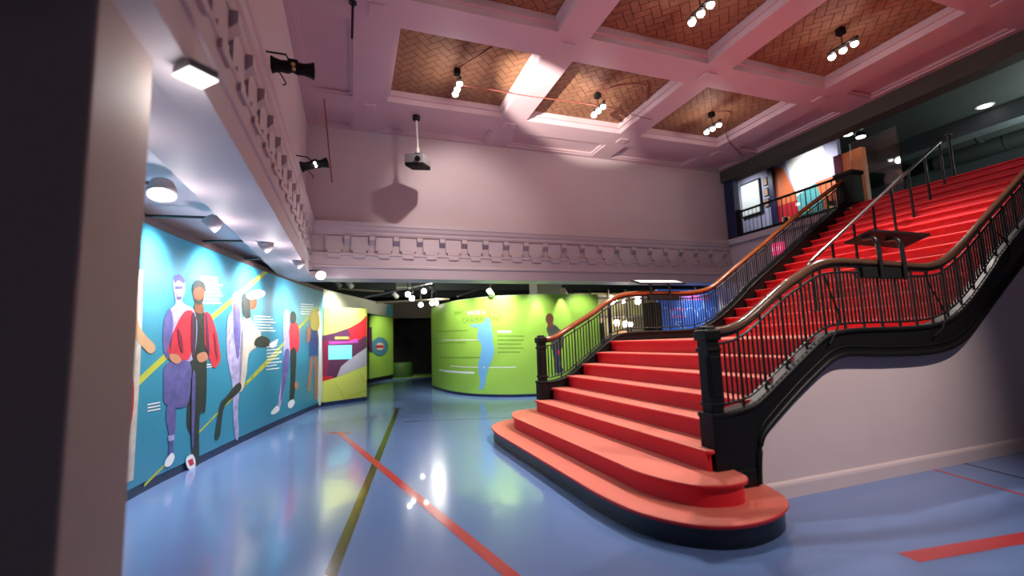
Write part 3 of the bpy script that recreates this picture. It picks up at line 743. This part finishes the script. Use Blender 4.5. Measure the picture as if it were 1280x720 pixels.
for k in range(5):
    x0_ = 8.1+k*.42; arc = [(x0_+.2*math.cos(t*.52), 1.9+.2*math.sin(t*.52)) for t in range(8)]
    fpoly(m, arc+[(x0_+.175*math.cos(t*.52), 1.9+.175*math.sin(t*.52)) for t in reversed(range(8))], 10.295, 0)
for z in (2.02, 1.82): fpoly(m, [(8.25, z), (8.75, z), (8.75, z+.05), (8.25, z+.05)], 10.294, 1)
for z in (2.3, 2.38): fpoly(m, [(8.6, z), (9.7, z), (9.7, z+.05), (8.6, z+.05)], 10.294, 1)
m.build('drawing', ['pale_blue_print', 'pink_print'], bp)
m = MB(); m.box((7.42, 10.0, 0), (7.74, 10.32, 2.22), 0, .01); m.box((7.40, 9.98, 2.0), (7.76, 10.34, 2.05), 0, .006)
tag(m.build('kiosk_post', 'black_matte'), 'dark square post left of the blue panel behind the railing', 'post')
dc = thing('display_case', (7.4, 12.0, 0), 'yellow lit display case with round lamps behind the far railing', 'display case')
m = MB(); m.box((6.0, 12.6, .3), (9.5, 12.7, 2.75)); m.build('back_panel', 'case_back', dc)
m = MB(); m.box((6.0, 11.7, 0), (9.5, 12.7, .3), 0, .01); m.build('plinth', 'black_matte', dc)
for k, x in enumerate((6.0, 6.6, 7.2, 7.8, 8.4, 9.46)):
    m = MB(); m.box((x, 11.7, .3), (x+.04, 11.76, 2.75)); m.build('upright', 'black_iron', dc)
for z in (1.0, 1.95, 2.55):
    m = MB(); m.box((6.0, 11.75, z), (9.5, 12.6, z+.03)); m.build('shelf', 'grey_metal', dc)
def globe(u, v, y, r, label):
    p = on_y(u, v, y); m = MB(); m.ball(p, r)
    o = m.build('globe', 'glow_hall', dc); o['label'] = label
for u, v, r in ((768, 375, .07), (766, 380, .035), (779.5, 377, .05), (797, 376.5, .10), (771, 403.5, .095), (781.5, 405, .09), (788, 405.5, .07)): globe(u, v, 12.0, r, 'glowing round lamp')
p = on_y(790, 413, 11.9); m = MB(); m.lathe([(.02, 0), (.30, .02), (.32, .10), (.25, .17), (.05, .2)], (p.x-.1, 12.05, 1.30), n=20); m.build('red_vessel', 'orange_print', dc)
m = MB(); m.box((6.15, 11.0, 0), (6.6, 11.3, 1.75), 0, .01); tag(m.build('partition_screen', 'green_dark'), 'dark green panel right of the lime curved wall, behind the railing', 'display panel')

# ------------------------------------------------------------------ gallery fittings
gb = thing('balustrade', (9.62, 7.8, TOPZ), 'black gallery balustrade between the blue corner post and the stair top', 'railing')
m = MB(); m.box((9.56, 6.42, TOPZ-.045), (9.68, 9.06, TOPZ+.045), 0, .008); m.build('base_rail', 'black_gloss', gb)
m = MB(); m.tube([(9.62, 6.40, 4.50), (9.62, 9.0, 4.50)], .036, 10, ry=.028); m.build('top_rail', 'black_gloss', gb)
m = MB(); m.box((9.57, 8.93, TOPZ), (9.68, 9.05, 4.56), 0, .012); m.build('end_post', 'black_gloss', gb)
y = 6.52; k = 0
while y < 8.92:
    m = MB(); m.tube([(9.62, y, TOPZ+.04), (9.62, y, 4.48)], .013 if k % 5 == 0 else .0065, 6); m.build('baluster', 'black_iron', gb); y += .12; k += 1
np_ = thing('corner_newel', (9.66, 6.15, TOPZ), 'black square newel post at the head of the far stair railing', 'post')
m = MB(); m.box((9.50, 6.02, TOPZ), (9.80, 6.36, TOPZ+.60), 0, .012); m.build('shaft', 'black_matte', np_)
m = MB(); m.box((9.47, 5.99, TOPZ+.60), (9.83, 6.39, TOPZ+.68), 0, .015); m.build('cap', 'black_matte', np_)
# mural and picture board on the gallery wall
gm = thing('gallery_mural', (11.5, 8.0, TOPZ), 'orange and turquoise mural on the upper gallery wall', 'mural')
m = MB(); m.box((11.5, 7.55, TOPZ), (11.62, 9.36, 6.12)); m.build('panel', 'wall_lilac', gm)
def xpoly(m, pts, x, mi):
    P = [Vector((x, a, b)) for a, b in pts]
    for t in tessellate_polygon([P]): m.add([P[i] for i in t], [(0, 1, 2)], mi)
m = MB()
xpoly(m, [(9.36, 4.9), (9.36, 6.1), (9.05, 5.9), (8.75, 5.0), (8.75, 4.9)], 11.497, 0)
xpoly(m, [(9.36, 3.87), (9.36, 4.9), (8.75, 4.9), (8.75, 3.87)], 11.497, 1)
xpoly(m, [(8.75, 3.87), (8.75, 5.0), (8.2, 5.2), (8.05, 4.6), (8.05, 3.87)], 11.497, 2)
xpoly(m, [(8.05, 3.87), (8.05, 4.6), (8.2, 5.2), (7.6, 5.2), (7.6, 3.87)], 11.497, 0)
xpoly(m, [(9.0, 6.1), (8.75, 5.0), (8.2, 5.2), (7.75, 5.25), (7.9, 6.1)], 11.497, 5)
for k in range(14):
    a, b = rr.uniform(7.8, 9.2), rr.uniform(4.1, 4.8); s_ = rr.uniform(.05, .12)
    xpoly(m, [(a-s_, b-s_*.7), (a+s_, b-s_*.5), (a+s_, b+s_), (a-s_, b+s_*.6)], 11.494, (3, 4, 5)[k % 3])
m.build('artwork', ['orange_print', 'crimson_print', 'turquoise_print', 'hair_print', 'navy', 'white_print'], gm)
m = MB(); m.box((11.40, 9.36, TOPZ), (11.62, 9.52, 6.12), 0, .01); m.build('blue_post', 'navy', gm)
pb = thing('picture_board', (11.46, 10.2, 4.9), 'pale framed picture board hanging left of the gallery mural', 'picture')
m = MB(); m.box((11.44, 9.83, 4.86), (11.50, 10.56, 5.92), 0, .006); m.build('frame', 'black_matte', pb)
m = MB(); m.box((11.43, 9.87, 4.91), (11.445, 10.52, 5.87)); m.build('picture', 'board_white', pb)
for k in range(3):
    z = 4.98+k*.32; m = MB(); m.box((11.47, 9.60, z), (11.50, 9.74, z+.24), 0, .004); m.box((11.465, 9.615, z+.02), (11.471, 9.725, z+.22), 1)
    o = m.build('small_picture', ['black_matte', 'tan_print']); tag(o, ['lowest', 'middle', 'topmost'][k]+' small tan picture between the pale board and the blue post', 'picture', 'small pictures on the gallery wall')
# glass guard and maroon panel at the stair head
gg = thing('glass_screen', (10.0, 5.6, TOPZ), 'clear glass screen with reflections beside the stair-head newel', 'glass screen')
m = MB(); m.box((9.98, 5.42, TOPZ), (10.01, 6.30, 5.25)); m.build('pane', 'glass', gg)
m = MB(); m.box((9.96, 5.40, TOPZ), (10.03, 6.32, TOPZ+.05)); m.build('shoe', 'grey_metal', gg)
m = MB(); m.box((10.9, 6.63, TOPZ), (11.05, 7.25, 5.45), 0, .01); m.box((10.87, 7.08, TOPZ), (10.90, 7.26, 5.46), 1)
tag(m.build('partition_screen', ['orange_print', 'maroon_print']), 'red-orange upright panel behind the glass screen at the stair head', 'display panel')
for k, (u, v) in enumerate(((1075, 158), (1060, 168), (1076, 171))):
    p = on_x(u, v, 10.6); c = thing('ceiling_spotlight', (p.x, p.y, p.z+.02), ['bright gallery spotlight nearest the fascia beam', 'small gallery spotlight left of its two neighbours', 'bright gallery spotlight lowest over the glass screen'][k], 'lamp', 'gallery spotlights above the glass screen')
    m = MB(); m.lathe([(.09, .0), (.11, .06), (.06, .16), (.02, .20)], (p.x, p.y, p.z), n=14); m.tube([(p.x, p.y, p.z+.18), (p.x, p.y, 6.15)], .012, 6); m.build('housing', 'black_matte', c)
    m = MB(); m.lathe([(.085, -.012), (.085, .002), (.01, .003)], (p.x, p.y, p.z), n=14); m.build('lens', 'lens_white', c)
def downlight(u, v, z, r, label, m_='lens_white'):
    p = on_z(u, v, z); c = thing('downlight', (p.x, p.y, z), label, 'lamp', 'recessed gallery downlights')
    m = MB(); m.lathe([(r+.04, .0), (r+.04, .012), (r, .012), (r, .0)], (p.x, p.y, z-.012), n=18); m.build('ring', 'white_plastic', c)
    m = MB(); m.lathe([(r, 0), (r, .006)], (p.x, p.y, z-.020), n=18); m.build('lens', m_, c); return p
downlight(995, 211, 6.15, .13, 'round ceiling downlight above the gallery mural')
downlight(1231, 132, 6.15, .12, 'round ceiling downlight over the top of the stair, near the right edge', 'lens_soft')
# ducts and pipes under the gallery ceiling
for k, (x, r, lab) in enumerate(((14.2, .16, 'round silver duct under the dark gallery ceiling, nearer the stair'), (15.4, .22, 'wide silver duct under the dark gallery ceiling, farther back'))):
    m = MB(); m.tube([(x, -2, 5.85), (x, 3, 5.85), (x, 7.5, 5.85)], r, 14)
    for y in (0, 2, 4, 6): m.tube([(x, y, 5.85), (x, y+.05, 5.85)], r+.02, 14)
    
    for y in (0, 2, 4, 6): m.tube([(x, y, 5.85+r), (x, y, 6.15)], .012, 6)
    tag(m.build('air_duct', 'paint_dark_green'), lab, 'duct', 'ducts under the gallery ceiling')

# exit sign on the wall below the gallery
ex = thing('exit_sign', (9.52, 7.87, 3.18), 'small glowing red EXIT sign on the wall below the gallery', 'sign')
m = MB(); m.box((9.50, 7.715, 3.155), (9.56, 8.025, 3.435), 0, .006); m.build('box', 'exit_face', ex)
c = bpy.data.curves.new('t', 'FONT'); c.body = 'EXIT'; c.size = .13; c.align_x = 'CENTER'
o = bpy.data.objects.new('t', c); COL.objects.link(o); me = bpy.data.meshes.new_from_object(o.evaluated_get(bpy.context.evaluated_depsgraph_get()))
m = MB(); m.add([(9.497, 7.87-q.co.x, 3.25+q.co.y) for q in me.vertices], [list(p.vertices) for p in me.polygons]); m.build('lettering', 'exit_letter', ex)
bpy.data.objects.remove(o); bpy.data.curves.remove(c); bpy.data.meshes.remove(me)

# ------------------------------------------------------------------ coffer lamps
LAMPS = [((1.66, 7.05), 'three-bulb lamp in the coffer nearest the back wall and the projector'),
         ((4.36, 7.05), 'three-bulb lamp in the yellow-lit middle coffer along the back wall'),
         ((7.06, 7.05), 'three-bulb lamp in the back-row coffer closest to the dark gallery beam'),
         ((4.36, 4.38), 'three-bulb lamp in the dim red middle coffer of the front row'),
         ((7.06, 4.38), 'three-bulb lamp in the dim red front-row coffer beside the gallery beam'),
         ((1.66, 4.38), 'three-bulb lamp in the front-row coffer above the entrance'),
         ((4.36, -.82), 'unseen three-bulb lamp added in a coffer to light the stair side wall')]  # last lamp is added out of view, for light on the stair wall
for (x, y), lab in LAMPS:
    t = thing('pendant_lamp', (x, y, H+.19), lab, 'lamp', 'three-bulb lamps hung in the ceiling coffers')
    zb = 5.60
    m = MB(); m.box((x-.05, y-.05, H+.10), (x+.05, y+.05, H+.203), 0, .008); m.build('canopy', 'black_matte', t)
    m = MB(); m.tube([(x, y, zb+.05), (x, y, H+.14)], .007, 6); m.build('stem', 'black_iron', t)
    m = MB(); m.box((x-.02, y-.23, zb+.045), (x+.02, y+.23, zb+.075), 0, .006); m.build('bar', 'black_iron', t)
    for k in (-1, 0, 1):
        m = MB(); m.lathe([(.03, .05), (.05, .03), (.055, .0), (.05, -.02)], (x, y+k*.17, zb), n=12); hd = m.build('lamp_head', 'silver_grey', t)
        m = MB(); m.ball((x, y+k*.17, zb-.02), .052); m.build('bulb', 'bulb', hd)
# cables strung across the coffers
def cable(pts, label, r=.008):
    m = MB(); m.tube(smooth_path(pts, 4), r, 6); tag(m.build('cable', 'rust_rod'), label, 'cable', 'cables strung across the ceiling')
cable([(1.66, 7.05, 5.66), (2.4, 7.1, 5.69), (3.0, 7.15, 5.715), (4.36, 7.05, 5.68), (5.3, 7.2, 5.69), (5.75, 7.3, 5.715)], 'thin cable strung from the lamp near the projector to the yellow-lit coffer')
cable([(4.36, 7.05, 5.93), (4.6, 6.7, 5.92), (5.0, 6.5, 5.90), (5.2, 6.75, 5.90), (5.42, 7.0, 5.91)], 'cable looping over the yellow-lit middle coffer', .011)
cable([(7.06, 7.05, 5.93), (6.6, 6.6, 5.925), (6.3, 6.3, 5.92)], 'short cable crossing the left half of the back-row coffer by the gallery', .010)
cable([(7.06, 7.05, 5.93), (7.4, 6.9, 5.92), (7.7, 7.3, 5.90), (8.0, 7.6, 5.80), (8.3, 7.8, 5.725), (9.2, 8.3, 5.722)], 'cable running from the back-row coffer to the gallery beam', .010)
cable([(1.66, 7.05, 5.93), (1.9, 6.6, 5.92), (2.1, 6.2, 5.90)], 'short cable from the lamp canopy nearest the projector to the front beam', .011)

# ------------------------------------------------------------------ projector on its pole
pj = thing('projector', (1.17, 8.5, H), 'grey video projector hanging on a white pole before the back wall', 'projector')
px_, py_ = 1.165, 8.45
m = MB(); m.lathe([(.05, -.10), (.07, -.08), (.07, 0)], (px_, py_, H), n=14); m.build('ceiling_mount', 'black_matte', pj)
m = MB(); m.tube([(px_, py_, H-.08), (px_+.02, py_, 5.02)], .020, 10); m.tube([(px_+.02, py_, 5.08), (px_+.02, py_, 4.98)], .035, 10); m.build('pole', 'white_plastic', pj)
rot = Matrix.Rotation(math.radians(-28), 3, 'Z') @ Matrix.Rotation(math.radians(6), 3, 'Y') @ Matrix.Rotation(math.radians(8), 3, 'X')
c = Vector((px_+.02, py_, 4.82)); m = MB(); m.obox(c, .38, .40, .19, rot, 0, .015)
m.build('body', 'silver_grey', pj)
m = MB(); m.obox(c+Vector((0, 0, -.10)), .37, .39, .07, rot, 0, .012); m.build('underside', 'black_matte', pj)
m = MB(); m.obox(c+Vector((0, 0, .11)), .22, .22, .03, rot, 0, .006); m.obox(c+Vector((0, 0, .13)), .10, .10, .05, rot, 0, .006); m.build('bracket', 'black_matte', pj)
m = MB(); d = rot @ Vector((.08, -.21, 0)); m.lathe([(.05, 0), (.05, .03), (.035, .035)], c+d, tuple(rot @ Vector((0, -1, 0))), n=16); m.build('lens', 'black_gloss', pj)

# ------------------------------------------------------------------ two black wall spots on the left wall and the hanging rods
def wall_spot(u, v, z, label, tilt, m_):
    p = on_z(u, v, z); t = thing('wall_spotlight', p, label, 'lamp', 'black double spotlights high on the left wall')
    rot = Matrix.Rotation(tilt, 3, 'Y') @ Matrix.Rotation(math.radians(8), 3, 'Z')
    def P(x, y, zz): return p+rot @ Vector((x, y, zz))
    ax = rot @ Vector((1, 0, 0))
    for s_ in (-1, 1):
        m = MB(); m.lathe([(.046, 0), (.057, .03), (.053, .085), (.063, .13), (.078, .168), (.066, .172)], p+ax*(.01*s_), tuple(ax*s_), n=16)
        hd = m.build('lamp_head', 'black_matte', t)
    m = MB(); m.obox(p+Vector((0, 0, .02)), .09, .10, .09, rot, 0, .012); m.build('yoke', 'black_matte', t)
    m = MB(); m.tube([P(-.02, 0, .05), P(-.05, 0, .12), (XL+.01, p.y, p.z+.12)], .009, 8); m.box((XL, p.y-.05, p.z+.06), (XL+.02, p.y+.05, p.z+.18)); m.build('wall_arm', 'black_matte', t)
    m = MB(); m.ball(P(.0, -.062, .0), .018); m.ball(P(.004, -.062, -.045), .017); m.build('indicator', m_, t)
    m = MB(); m.tube(smooth_path([P(-.12, 0, -.05), P(-.09, -.01, -.11), P(-.065, 0, -.16), P(-.09, 0, -.18)], 4), .006, 6); m.build('cord', 'black_matte', t)
    return p
p1 = wall_spot(366, 85, 3.90, 'black double spotlight on the left wall, nearer the ceiling beams', math.radians(-4), 'hair_print')
p2 = wall_spot(393, 206, 3.90, 'black double spotlight on the left wall, beside the red hanging rod', math.radians(-19), 'lens_white')
m = MB(); a, b = Vector((-.006, 5.70, H)), on_y(440, 48, 5.70); m.tube([a, b], .016, 8); m.lathe([(.05, 0), (.05, .02)], (a.x, a.y, H-.02), n=12)
tag(m.build('hanging_rod', 'black_iron'), 'short black rod hanging from the ceiling above the left wall spotlight', 'rod')
m = MB(); a, b = Vector((-.483, 8.3, H+.04)), on_y(415, 228, 8.3); m.tube([a, b], .013, 8)
tag(m.build('hanging_rod', 'rust_rod'), 'long thin red rod hanging near the back left corner', 'rod')

# ------------------------------------------------------------------ lamps along the mural
mural_lamps = []
for_hidden = Vector((-1.45, 3.05, 2.69))  # lamp added out of sight to brighten the aisle ceiling
ARMS = [((203, 229), 'black arm lamp with bright lens, nearest the pillar'), ((264, 272), 'second arm lamp from the pillar above the teal mural'),
        ((331, 301), 'third arm lamp from the pillar above the teal mural'), ((372, 323), 'fourth arm lamp from the pillar above the teal mural'),
        ((401, 338), 'bright arm lamp at the far end of the teal mural'), (None, 'unseen arm lamp added behind the pillar to brighten the aisle')]
for k, (uv, lab) in enumerate(ARMS):
    e = on_z(*uv, 2.69) if uv else for_hidden
    # nearest point on the mural top
    s0 = min((MC.at(q*.05).to_3d()-Vector((e.x, e.y, 0))).length*1000+q*1e-6 and ((MC.at(q*.05)-Vector((e.x, e.y))).length, q*.05) for q in range(20, 240))[1]
    q = MC.at(s0, -.05); base = Vector((q.x, q.y, 2.69))
    t = thing('arm_lamp', (base.x, base.y, 2.69), lab, 'lamp', 'arm lamps along the top of the mural')
    m = MB(); m.tube([base, e], .014, 8); m.box((base.x-.03, base.y-.03, 2.70), (base.x+.03, base.y+.03, 2.715)); m.build('arm', 'black_iron', t)
    dr = Vector((base.x-e.x, base.y-e.y, -.62)).normalized()
    if k == 0: dr = Vector((.10, -.35, -1)).normalized()
    if k == 4: dr = Vector((.15, -.75, -.65)).normalized()
    r = .085 if k else .10
    m = MB(); m.lathe([(.03, -.10), (r*.8, -.08), (r, -.02), (r, .035), (r*.96, .035), (r*.94, .012), (.01, .012)], e+Vector((0, 0, -.07)), tuple(dr), n=18); m.tube([e, e+Vector((0, 0, -.05))], .018, 8); m.build('lamp_head', 'lamp_grey', t)
    m = MB(); m.lathe([(r*.90, .014), (r*.90, .018)], e+Vector((0, 0, -.07)), tuple(dr), n=18); m.build('lens', 'lens_soft' if k in (0,) else 'lens_white', t)
    mural_lamps.append((e+Vector((0, 0, -.07))+dr*.06, s0, dr))
# flood light under the left entablature
fd = thing('flood_light', (-.70, 2.40, 2.65), 'square white flood light under the left cornice, close to the pillar', 'lamp')
p = on_z(245, 91, 2.625); rot = Matrix.Rotation(math.radians(45), 3, 'Z')
m = MB(); m.obox(p, .135, .135, .045, rot, 0, .012); m.build('housing', 'grey_metal', fd)
m = MB(); m.obox(p+Vector((0, 0, -.024)), .128, .128, .01, rot, 0, .003); m.build('lens', 'lens_flood', fd)

# ------------------------------------------------------------------ spotlights and fittings in the rear hall
HS = [((510, 368), 12, 'hall spotlight left of the bright cluster'), ((515, 373), 12, 'brightest hall spotlight of the cluster'), ((530, 364), 12.5, 'hall spotlight high in the cluster'),
      ((526, 381), 14, 'left one of the low pair of hall spotlights by the green wall'), ((540, 379), 14, 'middle one of the low hall spotlights by the green wall'), ((545.5, 379), 15.2, 'right one of the low hall spotlights by the green wall')]
for (u, v), y, lab in HS:
    p = on_y(u, v, y); t = thing('track_spotlight', (p.x, p.y, 3.35), lab, 'lamp', 'track spotlights in the rear hall')
    d = (EYE+Vector((rr.uniform(-1, 1), 0, -1.5))-p).normalized()
    m = MB(); m.lathe([(.04, -.16), (.06, -.14), (.07, 0), (.062, .0)], p, tuple(d), n=14); m.build('lamp_head', 'white_plastic', t)
    m = MB(); m.lathe([(.068, -.004), (.068, .006)], p, tuple(d), n=14); m.build('lens', 'glow_hall', t)
    m = MB(); m.tube([p-d*.1, (p.x, p.y, 3.35)], .012, 6); m.build('stem', 'black_iron', t)
for (u, v), y, lab, dark in (((422, 355), 13, 'unlit pale spotlight near the mural top in the rear hall', 0), ((437, 356), 13, 'unlit pale spotlight right of the first in the rear hall', 0), ((494, 369), 14, 'unlit tan spotlight left of the bright cluster', 0),
                             ((541, 360), 12.5, 'unlit grey spotlight right of the bright cluster', 1), ((613, 366), 10.6, 'unlit white spotlight above the green curved wall', 0), ((705, 365), 10.6, 'unlit white spotlight right of the column above the green wall', 0)):
    p = on_y(u, v, y); t = thing('track_spotlight', (p.x, p.y, 3.35), lab, 'lamp', 'track spotlights in the rear hall')
    d = Vector((.5, .5, -.5)).normalized()
    m = MB(); m.lathe([(.04, -.12), (.065, -.10), (.075, .10), (.07, .10)], p, tuple(d), n=14); m.build('lamp_head', 'grey_metal' if dark else 'white_plastic', t)
    m = MB(); m.tube([p, (p.x, p.y, 3.35)], .012, 6); m.build('stem', 'black_iron', t)
def hall_box(a, b, m_, name, label, cat, group=None):
    m = MB(); m.box(a, b, 0, .01); tag(m.build(name, m_), label, cat, group)
p = on_y(504, 354.5, 13.4); hall_box((p.x-.20, 13.3, p.z-.12), (p.x+.24, 13.7, 3.355), 'cream', 'junction_box', 'pale box hanging from the rear hall ceiling', 'box')
for k, ((u0, v0), (u1, v1), lab) in enumerate((((420, 361), (480, 364), 'pale track rail in the rear hall behind the mural top'), ((470, 378), (562, 374), 'thin track rail above the dark doorway'), ((455, 372), (545, 352), 'dark sloping pipe crossing the rear hall ceiling'), ((572, 371), (620, 354), 'grey sloping pipe above the green curved wall'))):
    a, b = on_y(u0, v0, 13.5), on_y(u1, v1, 13.5); m = MB(); m.tube([a, b], .03, 8)
    tag(m.build('ceiling_pipe', 'paint_tan' if k < 2 else 'grey_metal'), lab, 'pipe', 'pipes under the rear hall ceiling')

# ------------------------------------------------------------------ lights
WARM = (1, .90, .84)
for (x, y), lab in LAMPS:
    lamp('POINT', 'coffer_light', (x, y, 5.50), 21 if y > 6 else 9, WARM, rad=.07)
lamp('SPOT', 'coffer_spot', (4.36, 4.38, 5.50), 620, WARM, to=(3.5, 4.7, .4), size=82, blend=.9, rad=.1)
lamp('SPOT', 'coffer_spot', (7.06, 4.38, 5.50), 700, WARM, to=(6.3, 4.5, 1.2), size=110, blend=.9, rad=.1)
lamp('SPOT', 'coffer_spot', (4.36, 7.05, 5.50), 520, WARM, to=(3.4, 5.4, .2), size=95, blend=.9, rad=.1)
lamp('SPOT', 'coffer_spot', (1.66, 7.05, 5.50), 160, (1, .88, .80), to=(2.2, 9.4, 4.1), size=80, blend=.8, rad=.04)
lamp('SPOT', 'coffer_spot', (1.66, 7.05, 5.50), 300, WARM, to=(1.2, 7.5, 0), size=110, blend=.9, rad=.1)
lamp('SPOT', 'coffer_spot', (4.36, -.82, 5.50), 1200, (1, .87, .83), to=(4.0, 3.5, 1.1), size=52, blend=1, rad=.12)  # from the added lamp out of view
# uplight of the wall spotlights on the beams
lamp('SPOT', 'wall_spot_beam', p1+Vector((.22, .02, .02)), 4200, (1, .91, .78), to=(3.5, 7.35, 5.78), size=21, blend=.6, rad=.02)
lamp('SPOT', 'wall_spot_wash', p1+Vector((.22, .02, .05)), 14, (1, .86, .90), to=(3.5, 5.5, 5.75), size=120, blend=1, rad=.1)
# mural lamps
for k_, (e, s0, dr_) in enumerate(mural_lamps):
    q = MC.at(s0+(1.5 if k_ == 4 else .15), 0); lamp('SPOT', 'mural_light', e+dr_*.02, 95*(1, 1, 1.2, 1.8, 3.2, 1)[k_], (1, .96, .94), to=(q.x, q.y, 1.7), size=120, blend=1, rad=.05); lamp('SPOT', 'mural_pool', e+dr_*.02, 115*(1, 1, 1.2, 2, 4, 1)[k_], (1, .97, .95), to=(q.x, q.y, 2.25), size=75, blend=1, rad=.05); lamp('POINT', 'lamp_spill', e+Vector((.12, 0, -.14)), 5.0, (1, .93, .93), rad=.05)
# lights over the green wall, kiosk and hall
for (x, y), (tx_, ty), pw in (((2.85, 10.0), (3.35, 10.75), 300), ((4.1, 9.5), (4.2, 10.2), 55), ((5.3, 9.45), (5.4, 10.1), 60), ((1.9, 11.2), (2.6, 11.9), 130)):
    lamp('SPOT', 'wall_washer', (x, y, 2.95 if y > 9.92 else 2.62), pw, (1, .97, .88), to=(tx_, ty, 1.6), size=95, blend=.9, rad=.04)
lamp('SPOT', 'kiosk_light', (.25, 10.9, 2.85), 420, (1, .97, .88), to=(-.2, 11.65, 2.15), size=70, blend=.9, rad=.05)
lamp('SPOT', 'panel_light', (1.9, 16.6, 2.9), 190, (1, .97, .85), to=(1.1, 18.2, 1.2), size=80, blend=.9, rad=.05)
lamp('POINT', 'hall_light', (2.4, 13.5, 2.7), 60, (1, .95, .85), rad=.1)
lamp('SPOT', 'wall_washer', (3.55, 10.0, 3.0), 90, (1, .98, .92), to=(3.45, 10.55, 2.3), size=55, blend=.8, rad=.03)
for a_, b_ in (((4.22, 9.99, 2.62), (4.24, 10.15, 1.5)), ((4.86, 9.94, 2.62), (4.87, 10.09, 1.5))): lamp('SPOT', 'wall_scallop', a_, 80, (1, .98, .92), to=b_, size=46, blend=.7, rad=.02)
lamp('POINT', 'case_light', (7.6, 11.4, 2.6), 40, (1, .92, .7), rad=.1)
lamp('SPOT', 'board_light', (9.0, 9.75, 2.55), 70, (.85, .92, 1), to=(9.1, 10.3, 1.6), size=120, blend=.9, rad=.1)
# gallery
lamp('SPOT', 'gallery_light', (10.4, 8.3, 6.05), 160, (1, .97, .95), to=(11.5, 8.2, 5.0), size=110, blend=.9, rad=.1)
lamp('SPOT', 'gallery_light', (10.5, 10.1, 6.05), 70, (.95, .96, 1), to=(11.5, 10.2, 5.0), size=110, blend=.9, rad=.1)
lamp('POINT', 'gallery_fill', (13.5, 4.0, 5.0), 110, (.85, 1, .95), rad=.2)
lamp('POINT', 'flood_glow', (-.69, 2.38, 2.5), 3, (.97, 1, .97), rad=.1)

wd = bpy.data.worlds.new('World'); S.world = wd; wd.use_nodes = True
wd.node_tree.nodes['Background'].inputs[0].default_value = (.75, .72, .9, 1)
wd.node_tree.nodes['Background'].inputs[1].default_value = .05

# ------------------------------------------------------------------ camera
cd = bpy.data.cameras.new('Camera'); cam = bpy.data.objects.new('Camera', cd); COL.objects.link(cam)
cd.sensor_width = 36; cd.lens = F/1280*36; cd.clip_start = .02; cd.clip_end = 200
mx = Matrix((RT, UP, -_fw)).transposed().to_4x4(); mx.translation = EYE; cam.matrix_world = mx
cd.dof.use_dof = True; cd.dof.focus_distance = 6.0; cd.dof.aperture_fstop = .6
S.camera = cam
S.view_settings.view_transform = 'Standard'; S.view_settings.look = 'None'
S.view_settings.exposure = 0.3; S.view_settings.gamma = 1; S.view_settings.use_curve_mapping = False
S.cycles.use_denoising = True
S.cycles.max_bounces = 8; S.cycles.caustics_reflective = False; S.cycles.caustics_refractive = False; S.cycles.sample_clamp_indirect = 6
